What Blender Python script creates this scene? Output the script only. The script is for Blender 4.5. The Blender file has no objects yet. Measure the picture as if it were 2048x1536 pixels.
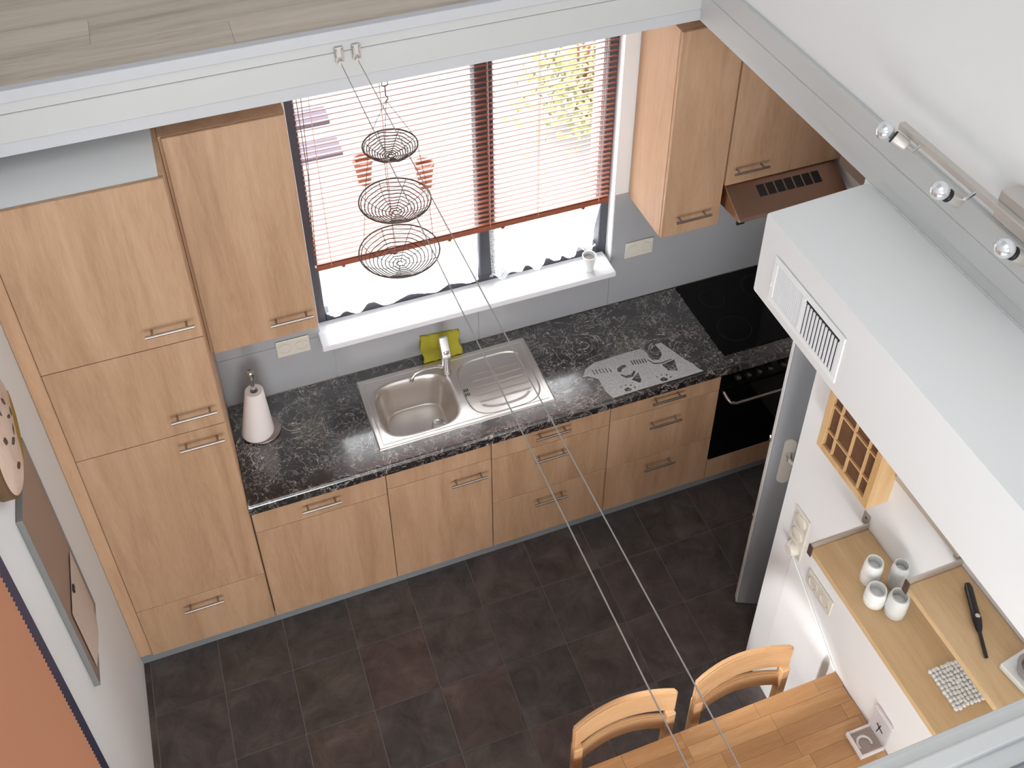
import bpy, bmesh, math, random
from mathutils import Vector, Matrix, noise
random.seed(7)
C = bpy.context.scene.collection
sc = bpy.context.scene
PI = math.pi
# ---------------------------------------------------------------- camera
cam_d = bpy.data.cameras.new('camera'); cam = bpy.data.objects.new('camera', cam_d); C.objects.link(cam)
cam_d.sensor_fit = 'HORIZONTAL'; cam_d.sensor_width = 36.0
cam_d.lens = 2125.755 * 36.0 / 2048.0
cam_d.shift_x = 38.9 / 2048.0
cam_d.shift_y = -404.1 / 2048.0
cam_d.clip_start = 0.05
R = Matrix(((0.9420392848992366, 0.2150065371329849, -0.2575542170041435),
            (-0.3352325634851314, 0.5724260914830588, -0.748296397270905),
            (-0.013457863341644274, 0.7912651633804633, 0.6113250584875173)))
cam.matrix_world = Matrix.Translation((0.1195, -3.6998, 5.0465)) @ R.to_4x4()
sc.camera = cam
# ---------------------------------------------------------------- world, lights, exposure
w = bpy.data.worlds.new('sky'); sc.world = w; w.use_nodes = True
bg = w.node_tree.nodes['Background']; bg.inputs[0].default_value = (0.93, 0.97, 1.0, 1); bg.inputs[1].default_value = 12.0
def area(name, loc, rot, sx, sy, power, col=(1, 1, 1), portal=False):
    l = bpy.data.lights.new(name, 'AREA'); l.shape = 'RECTANGLE'; l.specular_factor = 0.35; l.size = sx; l.size_y = sy; l.energy = power; l.color = col
    if portal: l.cycles.is_portal = True
    o = bpy.data.objects.new(name, l); C.objects.link(o); o.location = loc; o.rotation_euler = rot
    return o
area('roof_fill_light', (0.5, -3.3, 6.1), (math.radians(18), 0, 0), 2.4, 2.4, 35, (0.94, 0.975, 1.0))  # added overhead fill lamp standing in for loft daylight
area('gable_fill_light', (0.3, -5.7, 4.6), (math.radians(78), 0, 0), 2.4, 1.8, 41, (0.94, 0.975, 1.0))  # added fill lamp behind the camera, no gable window is built
area('side_fill_light', (-.62, -4.4, 1.35), (math.radians(90), 0, math.radians(-90)), 1.4, 2.0, 24, (0.95, 0.98, 1.0))  # added out-of-view fill lamp that brightens the right wall
area('back_fill_light', (0.3, -6.1, 1.4), (math.radians(90), 0, math.radians(-14)), 2.4, 2.4, 165, (0.95, 0.98, 1.0))  # added low fill lamp to brighten the cabinet fronts, no door there
sp = bpy.data.lights.new('patch_spot', 'SPOT'); sp.energy = 360; sp.spot_size = math.radians(13); sp.spot_blend = 0.45; sp.shadow_soft_size = 0.05  # unseen spot added only to brighten the wall patch by the table
so = bpy.data.objects.new('patch_spot', sp); C.objects.link(so); so.location = (-0.6, -1.62, 2.98)
so.rotation_euler = (Vector((2.12, -1.86, 0.46)) - so.location).to_track_quat('-Z', 'Y').to_euler()
sc.view_settings.view_transform = 'Standard'; sc.view_settings.look = 'None'
sc.view_settings.gamma = 1.0; sc.view_settings.use_curve_mapping = False
sc.view_settings.exposure = 0.0
sc.cycles.use_denoising = True
sc.cycles.max_bounces = 10; sc.cycles.transparent_max_bounces = 24
# ---------------------------------------------------------------- materials
def srgb(r, g, b):
    f = lambda c: (c / 255 / 12.92) if c / 255 <= 0.04045 else ((c / 255 + 0.055) / 1.055) ** 2.4
    return (f(r), f(g), f(b), 1)
def mat(name, col=(200, 200, 200), rough=0.5, metal=0.0, spec=0.5, coat=0.0, coat_rough=0.05, trans=0.0, ior=1.5):
    m = bpy.data.materials.new(name); m.use_nodes = True
    b = m.node_tree.nodes['Principled BSDF']
    b.inputs['Base Color'].default_value = srgb(*col); b.inputs['Roughness'].default_value = rough
    b.inputs['Metallic'].default_value = metal; b.inputs['Specular IOR Level'].default_value = spec
    b.inputs['Coat Weight'].default_value = coat; b.inputs['Coat Roughness'].default_value = coat_rough
    b.inputs['Transmission Weight'].default_value = trans; b.inputs['IOR'].default_value = ior
    return m
class NT:
    def __init__(s, m): s.t = m.node_tree; s.n = s.t.nodes; s.l = s.t.links; s.b = s.n['Principled BSDF']
    def add(s, ty, **k):
        n = s.n.new(ty)
        for a, v in k.items():
            if a in n.bl_rna.properties: setattr(n, a, v)
            else: n.inputs[a].default_value = v
        return n
    def link(s, a, b): s.l.new(a, b)
    def ramp(s, fac, stops):
        r = s.n.new('ShaderNodeValToRGB'); e = r.color_ramp.elements
        while len(e) < len(stops): e.new(0.5)
        for x, (p, c) in zip(e, stops): x.position = p; x.color = c
        s.l.new(fac, r.inputs[0]); return r.outputs[0]
    def coords(s, scale, rnd=True, kind='Object'):
        tc = s.n.new('ShaderNodeTexCoord'); mp = s.n.new('ShaderNodeMapping'); mp.inputs['Scale'].default_value = scale
        s.l.new(tc.outputs[kind], mp.inputs[0])
        if rnd:
            oi = s.n.new('ShaderNodeObjectInfo'); v = s.n.new('ShaderNodeVectorMath'); v.operation = 'SCALE'
            cx = s.n.new('ShaderNodeCombineXYZ')
            for i in range(3): s.l.new(oi.outputs['Random'], cx.inputs[i])
            s.l.new(cx.outputs[0], v.inputs[0]); v.inputs['Scale'].default_value = 37.0
            s.l.new(v.outputs[0], mp.inputs['Location'])
        return mp.outputs[0]
    def bump(s, h, strength=0.1, dist=0.01):
        b = s.n.new('ShaderNodeBump'); b.inputs['Strength'].default_value = strength; b.inputs['Distance'].default_value = dist
        s.l.new(h, b.inputs['Height']); s.l.new(b.outputs[0], s.b.inputs['Normal'])
def wood(name, c0, c1, c2, scale=(9, 9, 0.9), rough=0.45, tone=0.0, spec=0.4):
    m = mat(name, c1, rough, spec=spec); t = NT(m)
    v = t.coords(scale)
    n1 = t.add('ShaderNodeTexNoise', Scale=1.2, Detail=5.0, Roughness=0.6, Distortion=0.9); t.link(v, n1.inputs['Vector'])
    v2 = t.coords(tuple(x * 7 for x in scale))
    n2 = t.add('ShaderNodeTexNoise', Scale=2.5, Detail=3.0, Roughness=0.6); t.link(v2, n2.inputs['Vector'])
    mx = t.add('ShaderNodeMath', operation='MULTIPLY_ADD'); t.link(n2.outputs['Fac'], mx.inputs[0]); mx.inputs[1].default_value = 0.35
    t.link(n1.outputs['Fac'], mx.inputs[2])
    col = t.ramp(mx.outputs[0], [(0.42, srgb(*c0)), (0.66, srgb(*c1)), (0.9, srgb(*c2))])
    if tone:
        oi = t.n.new('ShaderNodeObjectInfo'); hs = t.n.new('ShaderNodeHueSaturation')
        mr = t.add('ShaderNodeMapRange'); mr.inputs['To Min'].default_value = 1 - tone; mr.inputs['To Max'].default_value = 1 + tone
        t.link(oi.outputs['Random'], mr.inputs['Value']); t.link(mr.outputs[0], hs.inputs['Value']); t.link(col, hs.inputs['Color']); col = hs.outputs[0]
    t.link(col, t.b.inputs['Base Color']); t.bump(n2.outputs['Fac'], 0.06, 0.002)
    return m
def plaster(name, col, rough=0.8, bump=0.08, scale=60):
    m = mat(name, col, rough, spec=0.3); t = NT(m); v = t.coords((1, 1, 1), rnd=False)
    n = t.add('ShaderNodeTexNoise', Scale=scale, Detail=3.0); t.link(v, n.inputs['Vector']); t.bump(n.outputs['Fac'], bump, 0.004)
    return m
M = {}
M['beech'] = wood('beech_veneer', (172, 135, 104), (190, 153, 121), (201, 165, 134))
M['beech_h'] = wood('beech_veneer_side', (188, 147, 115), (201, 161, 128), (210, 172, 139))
M['table_oak'] = wood('oiled_table_wood', (170, 124, 80), (186, 140, 95), (202, 160, 117), scale=(1.2, 14, 14), rough=0.35, tone=0.12)
M['chair'] = wood('chair_wood', (200, 152, 106), (212, 168, 124), (222, 184, 142), scale=(1.5, 9, 9), rough=0.4)
M['shelf'] = wood('shelf_wood', (198, 162, 118), (212, 178, 134), (222, 192, 150), scale=(12, 1, 12), rough=0.5)
M['spice'] = wood('spice_pine', (198, 156, 104), (214, 174, 124), (224, 188, 142), scale=(10, 10, 1), rough=0.5)
M['loft_wood'] = wood('loft_oak_laminate', (166, 152, 138), (196, 182, 168), (210, 196, 182), scale=(0.7, 10, 10), rough=0.5, tone=0.03)
M['white_wall'] = plaster('white_wall_paint', (238, 238, 238))
M['wall_warm'] = plaster('white_wall_left', (242, 243, 243))
M['fascia'] = mat('white_gloss_trim', (201, 202, 201), 0.4)
M['fascia_band'] = mat('white_trim_band', (200, 201, 205), 0.45)
M['patch_white'] = mat('painted_bright_patch', (250, 250, 250), 0.5)  # brightness of the wall patch put into a whiter colour
M['splash'] = mat('grey_splash_panel', (176, 177, 180), 0.25, spec=0.5)
M['plinth'] = mat('grey_plinth', (136, 140, 143), 0.5)
M['steel'] = mat('brushed_steel', (172, 164, 158), 0.36, metal=1.0)
M['steel_sink'] = mat('sink_steel', (228, 223, 218), 0.32, metal=1.0)
M['chrome'] = mat('chrome', (225, 225, 225), 0.08, metal=1.0)
M['lever_chrome'] = mat('bright_chrome', (244, 244, 244), 0.28, metal=0.85)
M['hood'] = mat('hood_steel_reflect_tint', (186, 156, 138), 0.3, metal=1.0)  # warm brown reflections put into the steel's base colour
M['black_glass'] = mat('black_glass', (6, 6, 7), 0.06, spec=0.25)
M['black'] = mat('black_plastic', (20, 19, 19), 0.35)
M['cap'] = mat('dark_brown_cap', (84, 68, 60), 0.5)
M['dark'] = mat('dark_slot', (44, 42, 44), 0.6)
M['brown_dark'] = mat('brown_gap', (110, 74, 50), 0.6)
M['anthracite'] = mat('anthracite_frame', (72, 72, 80), 0.4)
M['sill'] = mat('white_sill', (236, 236, 240), 0.25)
M['slat'] = mat('terracotta_wood_slat', (158, 90, 66), 0.4)
M['slat_cord'] = mat('pale_cord', (228, 200, 186), 0.8)
M['pvc'] = mat('cream_plastic', (226, 220, 208), 0.3)
M['white_plastic'] = mat('white_plastic', (238, 238, 236), 0.35)
M['louver'] = mat('vent_louver', (226, 228, 230), 0.45)
M['ceramic'] = mat('white_ceramic', (236, 238, 236), 0.18)
M['paper'] = mat('white_paper', (240, 232, 230), 0.9, spec=0.1)
M['wire'] = mat('dark_wire', (92, 76, 68), 0.45, metal=0.6)
M['cable'] = mat('steel_cable', (172, 168, 166), 0.4, metal=0.7)
def acrylic():
    m = bpy.data.materials.new('clear_acrylic_sheet'); m.use_nodes = True; nt = m.node_tree; b = nt.nodes['Principled BSDF']
    b.inputs['Base Color'].default_value = srgb(226, 220, 220); b.inputs['Roughness'].default_value = 0.1
    tp = nt.nodes.new('ShaderNodeBsdfTransparent'); mx = nt.nodes.new('ShaderNodeMixShader'); mx.inputs[0].default_value = 0.3
    nt.links.new(tp.outputs[0], mx.inputs[1]); nt.links.new(b.outputs[0], mx.inputs[2]); nt.links.new(mx.outputs[0], nt.nodes['Material Output'].inputs[0]); return m
M['clear'] = acrylic()
M['acrylic_edge'] = mat('frosted_acrylic_edge', (228, 220, 220), 0.35, spec=0.5)
M['bulb'] = mat('reflector_bulb_glass', (236, 238, 242), 0.12, metal=0.75)
M['lamp_metal'] = mat('brushed_nickel', (206, 200, 194), 0.4, metal=0.55)
M['navy'] = mat('navy_frame', (52, 54, 84), 0.5)
M['blue_cloth'] = plaster('blue_cloth', (146, 164, 190), 0.9, 0.3, 200)
M['taupe'] = mat('taupe_board', (190, 172, 160), 0.5)
M['strip'] = mat('taupe_rail', (200, 190, 180), 0.5)
M['sponge'] = plaster('yellow_cloth', (178, 168, 58), 0.95, 0.8, 140)
M['bowl'] = mat('grey_candle_bowl', (150, 142, 140), 0.35)
M['plate_rim'] = mat('bark_rim', (104, 78, 50), 0.7)
M['bark_patch'] = mat('olive_bark_patch', (150, 118, 40), 0.7)
M['plate_face'] = wood('wood_slice_face', (200, 170, 150), (222, 196, 178), (232, 210, 194), scale=(4, 4, 4), rough=0.6)
M['leaf_print'] = mat('brown_leaf_print', (84, 66, 58), 0.7)
M['board_frame'] = mat('grey_board_frame', (128, 128, 126), 0.4)
M['board_face'] = mat('taupe_magnet_board', (146, 124, 112), 0.35, spec=0.5)
M['note'] = plaster('printed_note', (206, 186, 172), 0.8, 0.1, 80)
M['spice_glass'] = mat('spice_pane', (190, 150, 120), 0.1, trans=0.75, ior=1.15)
M['spice_in'] = mat('spice_inside', (186, 138, 104), 0.6)
def door_mat():
    m = mat('grey_door_lacquer', (182, 184, 188), 0.22, metal=0.3, spec=0.6); return m
M['door'] = door_mat()
def counter_mat():
    m = mat('black_marble_laminate', (40, 37, 38), 0.24, spec=1.0, coat=1.0, coat_rough=0.13)
    m.node_tree.nodes['Principled BSDF'].inputs['Coat IOR'].default_value = 1.8; t = NT(m)
    v = t.coords((1, 1, 1), rnd=False)
    base = t.add('ShaderNodeTexNoise', Scale=9.0, Detail=6.0, Roughness=0.65); t.link(v, base.inputs['Vector'])
    col = t.ramp(base.outputs['Fac'], [(0.35, srgb(12, 11, 12)), (0.55, srgb(26, 23, 23)), (0.78, srgb(58, 49, 47))])
    for sca, wdt, dist, amt, colr in ((4.0, 0.009, 2.4, 1.0, (216, 208, 204)), (9, 0.013, 1.8, 0.95, (196, 188, 184)), (20, 0.018, 1.2, 0.8, (186, 178, 174))):
        n = t.add('ShaderNodeTexNoise', Scale=sca, Detail=4.0, Roughness=0.6, Distortion=dist); t.link(v, n.inputs['Vector'])
        a = t.add('ShaderNodeMath', operation='SUBTRACT'); t.link(n.outputs['Fac'], a.inputs[0]); a.inputs[1].default_value = 0.5
        b = t.add('ShaderNodeMath', operation='ABSOLUTE'); t.link(a.outputs[0], b.inputs[0])
        f = t.ramp(b.outputs[0], [(0.0, (amt,) * 3 + (1,)), (wdt, (0, 0, 0, 1))])
        g = t.add('ShaderNodeTexNoise', Scale=sca * 0.8, Detail=2.0); t.link(v, g.inputs['Vector'])
        h = t.ramp(g.outputs['Fac'], [(0.40, (0, 0, 0, 1)), (0.56, (1, 1, 1, 1))])
        mu = t.add('ShaderNodeMath', operation='MULTIPLY'); t.link(f, mu.inputs[0]); t.link(h, mu.inputs[1])
        mx = t.add('ShaderNodeMix', data_type='RGBA'); t.link(mu.outputs[0], mx.inputs[0]); t.link(col, mx.inputs[6]); mx.inputs[7].default_value = srgb(*colr)
        col = mx.outputs[2]
    t.link(col, t.b.inputs['Base Color'])
    return m
M['counter'] = counter_mat()
def tile_mat():
    m = mat('dark_slate_tile', (74, 64, 62), 0.5, spec=0.4); t = NT(m)
    v = t.coords((1, 1, 1))
    n = t.add('ShaderNodeTexNoise', Scale=7.0, Detail=8.0, Roughness=0.7, Distortion=0.6); t.link(v, n.inputs['Vector'])
    c = t.ramp(n.outputs['Fac'], [(0.3, srgb(72, 68, 68)), (0.52, srgb(102, 95, 94)), (0.75, srgb(132, 123, 122))])
    oi = t.n.new('ShaderNodeObjectInfo')
    tint = t.ramp(oi.outputs['Random'], [(0.0, srgb(200, 204, 202)), (0.45, srgb(218, 212, 212)), (0.8, srgb(210, 208, 198)), (1.0, srgb(230, 208, 204))])
    mx = t.add('ShaderNodeMix', data_type='RGBA', blend_type='MULTIPLY'); mx.inputs[0].default_value = 1.0
    t.link(c, mx.inputs[6]); t.link(tint, mx.inputs[7]); t.link(mx.outputs[2], t.b.inputs['Base Color']); t.bump(n.outputs['Fac'], 0.25, 0.004)
    return m
M['tile'] = tile_mat()
M['grout'] = mat('grey_grout', (130, 120, 117), 0.9, spec=0.1)
def lace_mat(name, opac, dens=150.0):
    m = bpy.data.materials.new(name); m.use_nodes = True; nt = m.node_tree; nt.nodes.clear()
    o = nt.nodes.new('ShaderNodeOutputMaterial'); d = nt.nodes.new('ShaderNodeBsdfDiffuse'); d.inputs[0].default_value = (0.9, 0.9, 0.9, 1)
    tl = nt.nodes.new('ShaderNodeBsdfTranslucent'); tl.inputs[0].default_value = (0.9, 0.9, 0.9, 1)
    m1 = nt.nodes.new('ShaderNodeMixShader'); m1.inputs[0].default_value = 0.5
    tp = nt.nodes.new('ShaderNodeBsdfTransparent'); m2 = nt.nodes.new('ShaderNodeMixShader')
    tc = nt.nodes.new('ShaderNodeTexCoord'); vo = nt.nodes.new('ShaderNodeTexVoronoi'); vo.inputs['Scale'].default_value = dens
    nt.links.new(tc.outputs['Object'], vo.inputs['Vector'])
    rp = nt.nodes.new('ShaderNodeValToRGB'); rp.color_ramp.elements[0].position = 0.25; rp.color_ramp.elements[1].position = 0.55
    rp.color_ramp.elements[0].color = (max(0, opac - 0.35),) * 3 + (1,); rp.color_ramp.elements[1].color = (min(1, opac + 0.2),) * 3 + (1,)
    nt.links.new(vo.outputs['Distance'], rp.inputs[0])
    nt.links.new(d.outputs[0], m1.inputs[1]); nt.links.new(tl.outputs[0], m1.inputs[2])
    nt.links.new(rp.outputs[0], m2.inputs[0]); nt.links.new(tp.outputs[0], m2.inputs[1]); nt.links.new(m1.outputs[0], m2.inputs[2])
    nt.links.new(m2.outputs[0], o.inputs[0]); return m
M['lace'] = lace_mat('white_lace', 0.55)
M['lace_mat'] = lace_mat('white_openwork', 0.95, 190.0)
M['lace_thick'] = lace_mat('dense_lace_motif', 1.4)
def glass_pane():
    m = bpy.data.materials.new('window_glass'); m.use_nodes = True; nt = m.node_tree; nt.nodes.clear()
    o = nt.nodes.new('ShaderNodeOutputMaterial'); g = nt.nodes.new('ShaderNodeBsdfGlossy'); g.inputs['Roughness'].default_value = 0.02
    tp = nt.nodes.new('ShaderNodeBsdfTransparent'); fr = nt.nodes.new('ShaderNodeFresnel'); mx = nt.nodes.new('ShaderNodeMixShader')
    ge = nt.nodes.new('ShaderNodeNewGeometry'); mm = nt.nodes.new('ShaderNodeMath'); mm.operation = 'MULTIPLY_ADD'; mm.inputs[1].default_value = -1.0; mm.inputs[2].default_value = 1.0
    m3 = nt.nodes.new('ShaderNodeMath'); m3.operation = 'MULTIPLY'; nt.links.new(ge.outputs['Backfacing'], mm.inputs[0]); nt.links.new(mm.outputs[0], m3.inputs[0]); nt.links.new(fr.outputs[0], m3.inputs[1])
    nt.links.new(m3.outputs[0], mx.inputs[0]); nt.links.new(tp.outputs[0], mx.inputs[1]); nt.links.new(g.outputs[0], mx.inputs[2]); nt.links.new(mx.outputs[0], o.inputs[0]); return m
M['pane'] = glass_pane()
def pleat_mat():
    m = mat('orange_pleated_fabric', (202, 146, 116), 0.9, spec=0.1); return m
M['pleat'] = pleat_mat()
M['terrace'] = plaster('pale_terrace', (110, 108, 104), 0.9)
M['render'] = plaster('pale_house_wall', (118, 116, 112), 0.9)
M['leaf'] = mat('yellow_green_leaf', (112, 112, 62), 0.6)
M['rust'] = mat('rust_orange', (96, 40, 18), 0.6)
M['purple'] = mat('violet_grey_slab', (62, 50, 60), 0.7)
# ---------------------------------------------------------------- mesh helpers
def BM(): return bmesh.new()
def bx(bm, x0, x1, y0, y1, z0, z1, bev=0.0, seg=1):
    r = bmesh.ops.create_cube(bm, size=1.0, matrix=Matrix.Translation(((x0 + x1) / 2, (y0 + y1) / 2, (z0 + z1) / 2)) @ Matrix.Diagonal((abs(x1 - x0), abs(y1 - y0), abs(z1 - z0), 1)))
    if bev > 0:
        es = list({e for v in r['verts'] for e in v.link_edges})
        bmesh.ops.bevel(bm, geom=es, offset=bev, segments=seg, affect='EDGES', profile=0.5)
    return bm
def prism(bm, pts, a0, a1, axis='z', bev=0.0):
    def mk(p, a):
        if axis == 'z': return (p[0], p[1], a)
        if axis == 'x': return (a, p[0], p[1])
        return (p[0], a, p[1])
    lo = [bm.verts.new(mk(p, a0)) for p in pts]; hi = [bm.verts.new(mk(p, a1)) for p in pts]
    n = len(pts); fs = [bm.faces.new(lo[::-1]), bm.faces.new(hi)]
    for i in range(n): fs.append(bm.faces.new((lo[i], lo[(i + 1) % n], hi[(i + 1) % n], hi[i])))
    bmesh.ops.recalc_face_normals(bm, faces=fs)
    if bev > 0:
        bmesh.ops.bevel(bm, geom=list({e for f in fs for e in f.edges}), offset=bev, segments=2, affect='EDGES', profile=0.5)
    return bm
def tube(bm, pts, r, n=8, closed=False, cap=True):
    pts = [Vector(p) for p in pts]; rings = []; N = len(pts)
    up = None
    for i, p in enumerate(pts):
        if closed: t = pts[(i + 1) % N] - pts[i - 1]
        else: t = pts[min(i + 1, N - 1)] - pts[max(i - 1, 0)]
        t.normalize()
        if up is None:
            up = Vector((0, 0, 1)) if abs(t.z) < 0.9 else Vector((1, 0, 0))
        a = t.cross(up); 
        if a.length < 1e-6: a = t.orthogonal()
        a.normalize(); b = a.cross(t).normalized(); up = b
        rr = r[i] if isinstance(r, (list, tuple)) else r
        rings.append([bm.verts.new(p + (a * math.cos(2 * PI * k / n) + b * math.sin(2 * PI * k / n)) * rr) for k in range(n)])
    for i in range(N if closed else N - 1):
        A, B = rings[i], rings[(i + 1) % N]
        for k in range(n): bm.faces.new((A[k], A[(k + 1) % n], B[(k + 1) % n], B[k]))
    if cap and not closed:
        bm.faces.new(rings[0][::-1]); bm.faces.new(rings[-1])
    bmesh.ops.recalc_face_normals(bm, faces=bm.faces[:])
    return bm
def lathe(bm, prof, c=(0, 0, 0), n=24, axis='z', cap=True):
    def mk(r, h, k):
        a = 2 * PI * k / n; x, y = r * math.cos(a), r * math.sin(a)
        p = {'z': (x, y, h), 'x': (h, x, y), 'y': (x, h, y)}[axis]
        return bm.verts.new((p[0] + c[0], p[1] + c[1], p[2] + c[2]))
    rings = [[mk(max(r, 1e-5), h, k) for k in range(n)] for r, h in prof]
    fs = []
    for A, B in zip(rings, rings[1:]):
        for k in range(n): fs.append(bm.faces.new((A[k], A[(k + 1) % n], B[(k + 1) % n], B[k])))
    if cap: fs.append(bm.faces.new(rings[0])); fs.append(bm.faces.new(rings[-1][::-1]))
    bmesh.ops.recalc_face_normals(bm, faces=fs)
    return bm
def obj(name, bm, m, parent=None, off=None, smooth=False):
    if off is not None: bmesh.ops.translate(bm, verts=bm.verts[:], vec=-Vector(off))
    me = bpy.data.meshes.new(name); bm.to_mesh(me); bm.free()
    if smooth:
        for p in me.polygons: p.use_smooth = True
        if smooth != 'all':
            try: me.set_sharp_from_angle(angle=math.radians(40))
            except Exception: pass
    me.materials.append(m if not isinstance(m, str) else M[m])
    o = bpy.data.objects.new(name, me); C.objects.link(o)
    if parent is not None: o.parent = parent
    return o
def thing(name, label, cat, loc=(0, 0, 0), group=None, rz=0.0):
    o = bpy.data.objects.new(name, None); C.objects.link(o); o.location = loc; o.rotation_euler = (0, 0, rz); o.empty_display_size = 0.05
    o['label'] = label; o['category'] = cat
    if group: o['group'] = group
    return o
def tag(o, label, cat, group=None):
    o['label'] = label; o['category'] = cat
    if group: o['group'] = group
    return o
def struct(name, bm, m, parent=None, smooth=False):
    o = obj(name, bm, m, parent, smooth=smooth); o['kind'] = 'structure'; return o
def recenter(o, loc):      # move a single-mesh thing's origin to its base
    loc = Vector(loc); o.data.transform(Matrix.Translation(-loc)); o.location = loc; return o
# ================================================================ SETTING
ZL = 3.2; XR = 2.125; XL = -0.66; YF = -0.44; YN = -3.14; ZO = 2.955
# floor + tiles
fl = struct('floor', bx(BM(), XL - .1, 3.2, -6.2, 0.0, -0.12, -0.004), 'grout')
ts = 0.327; tx0 = -0.302; ty0 = -0.855; g = 0.005
tile_me = {}
for i in range(-2, 11):
    for j in range(-3, 11):
        x0, x1 = tx0 + i * ts, tx0 + (i + 1) * ts; y1, y0 = ty0 - (j - 1) * ts, ty0 - j * ts
        x0c, x1c = max(x0, XL), min(x1, 3.05); y1c = min(y1, -0.001); y0c = max(y0, -4.0)
        if x1c - x0c < 0.02 or y1c - y0c < 0.02: continue
        if x0c > XR and y1c < -1.62: continue
        key = (round(x1c - x0c, 3), round(y1c - y0c, 3))
        if key not in tile_me:
            b = BM(); bx(b, g / 2, key[0] - g / 2, g / 2, key[1] - g / 2, -0.012, 0.0, 0.0012)
            o = obj('tile', b, 'tile', fl); tile_me[key] = o.data
        else:
            o = bpy.data.objects.new('tile', tile_me[key]); C.objects.link(o); o.parent = fl
        o.location = (x0c, y0c, 0)
# back (window) wall with opening
WX0, WX1, WZ0, WZ1 = 0.50, 2.03, 1.33, 2.9
b = BM()
bx(b, XL - .1, WX0, 0, 0.3, -.12, ZO); bx(b, WX1, 3.2, 0, 0.3, -.12, ZO); bx(b, WX0, WX1, 0, 0.3, -.12, WZ0); bx(b, WX0, WX1, 0, 0.3, WZ1, ZO)
wb = struct('wall_back', b, 'white_wall')
for (x0, x1, z0, z1) in ((0.002, 0.548, 1.02, 1.33), (0.551, 1.30, 1.02, 1.33), (1.303, 2.03, 1.02, 1.33), (2.0315, 3.05, 1.02, 1.765), (0.002, 0.498, 1.332, 1.765)):
    obj('splash_panel', bx(BM(), x0, x1, -0.008, -0.0005, z0, z1, 0.0015), 'splash', wb)
# left wall, right wall
struct('wall_left', bx(BM(), XL - .12, XL, -6.2, 0.35, -.12, 6.4), 'wall_warm')
b = BM()
bx(b, XR, XR + .09, -6.2, -1.545, -.12, ZO); bx(b, XR + .012, XR + .09, -6.2, 0.45, ZO, 6.4)
wr = struct('wall_right', b, 'white_wall')
struct('trim_10', bx(BM(), XR - .012, XR - .0005, -2.36, -2.04, 2.03, 2.115, .002), 'strip')
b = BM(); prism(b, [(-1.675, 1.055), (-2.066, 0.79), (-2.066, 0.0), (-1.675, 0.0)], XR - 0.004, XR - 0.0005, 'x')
struct('bright_patch', b, 'patch_white')  # thin whiter sheet added to paint the bright patch on the wall
b = BM(); tube(b, [(XR - .005, -1.676, 1.058), (XR - .005, -2.064, .803)], .0045, 8); struct('bright_patch_edge', b, 'white_plastic')  # thin tube added to draw the bright patch's diagonal edge
struct('wall_alcove', bx(BM(), 3.058, 3.2, -1.8, 0.0, -.12, ZO), 'white_wall')
struct('wall_passage', bx(BM(), XR + .09, 3.2, -1.8, -1.66, -.12, ZO), 'white_wall')
struct('wall_front', bx(BM(), XL - .12, 3.2, -6.32, -6.2, -.12, 6.4), 'white_wall')
struct('wall_gable', bx(BM(), XL - .12, 3.2, 0.35, 0.47, ZL, 6.4), 'white_wall')
struct('ceiling', bx(BM(), XL - .12, 3.2, -6.3, 0.47, 6.4, 6.5), 'white_wall')
# loft slab, planks and fascia
b = BM(); bx(b, XL, 3.2, YF + .035, 0.47, ZO, ZL - .012); bx(b, XR + .09, 3.2, -1.8, YF + .035, ZO, ZL - .012)
loft = struct('floor_upper', b, 'white_wall')
y = YF + 0.012; row = 0
while y < 0.34:
    x = XL - 0.3 - 0.47 * (row % 3); y1 = min(y + 0.19, 0.349)
    while x < XR:
        x0, x1 = max(x, XL + .001), min(x + 1.29, XR + .01)
        if x1 - x0 > .03:
            obj('plank', bx(BM(), x0 + .0003, x1 - .0003, y + .0003, y1 - .0003, ZL - .012, ZL + .006, 0.0006), 'loft_wood', loft)
        x += 1.29
    y += 0.19; row += 1
struct('floor_gallery', bx(BM(), XL, XR, -6.2, YN - .091, ZO, ZL), 'loft_wood')
XE = XR + .004
struct('trim_1', bx(BM(), XL, XE, YF, YF + .035, 2.957, 3.012, .002), 'fascia_band')
struct('trim_2', bx(BM(), XL, XE - .004, YF - .008, YF + .035, 3.0125, 3.121, .0025), 'fascia')
struct('trim_3', bx(BM(), XL, XE - .004, YF - .005, YF + .035, 3.122, 3.166, .002), 'fascia')
struct('trim_4', bx(BM(), XL, XE - .004, YF - .016, YF + .02, 3.167, 3.214, .004, 2), 'fascia_band')
# right side bands
struct('trim_5', bx(BM(), XR + .001, XR + .0119, YN, YF, ZO + .0005, 3.006, .002), 'fascia')
struct('trim_6', bx(BM(), XR - .006, XR + .012, YN, YF, 3.0065, 3.085, .003), 'fascia')
struct('trim_7', bx(BM(), XR - .006, XR + .012, YN, YF, 3.086, 3.178, .003), 'fascia')
# soffit box over the dining wall
b = BM(); prism(b, [(1.741, -1.583), (XR - .0005, -1.562), (XR - .0005, -3.3), (1.713, -3.3)], 2.63, 2.955, 'z', 0.008)
struct('ceiling_box', b, 'white_wall', smooth=True)
# near gallery edge
struct('trim_8', bx(BM(), XL, XR, YN - .09, YN, ZO, ZL + .004, .01, 2), 'fascia')
struct('trim_9', bx(BM(), XL, XR, YN - .06, YN - .03, ZL + .0042, ZL + .02, .004, 2), 'fascia')
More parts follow.
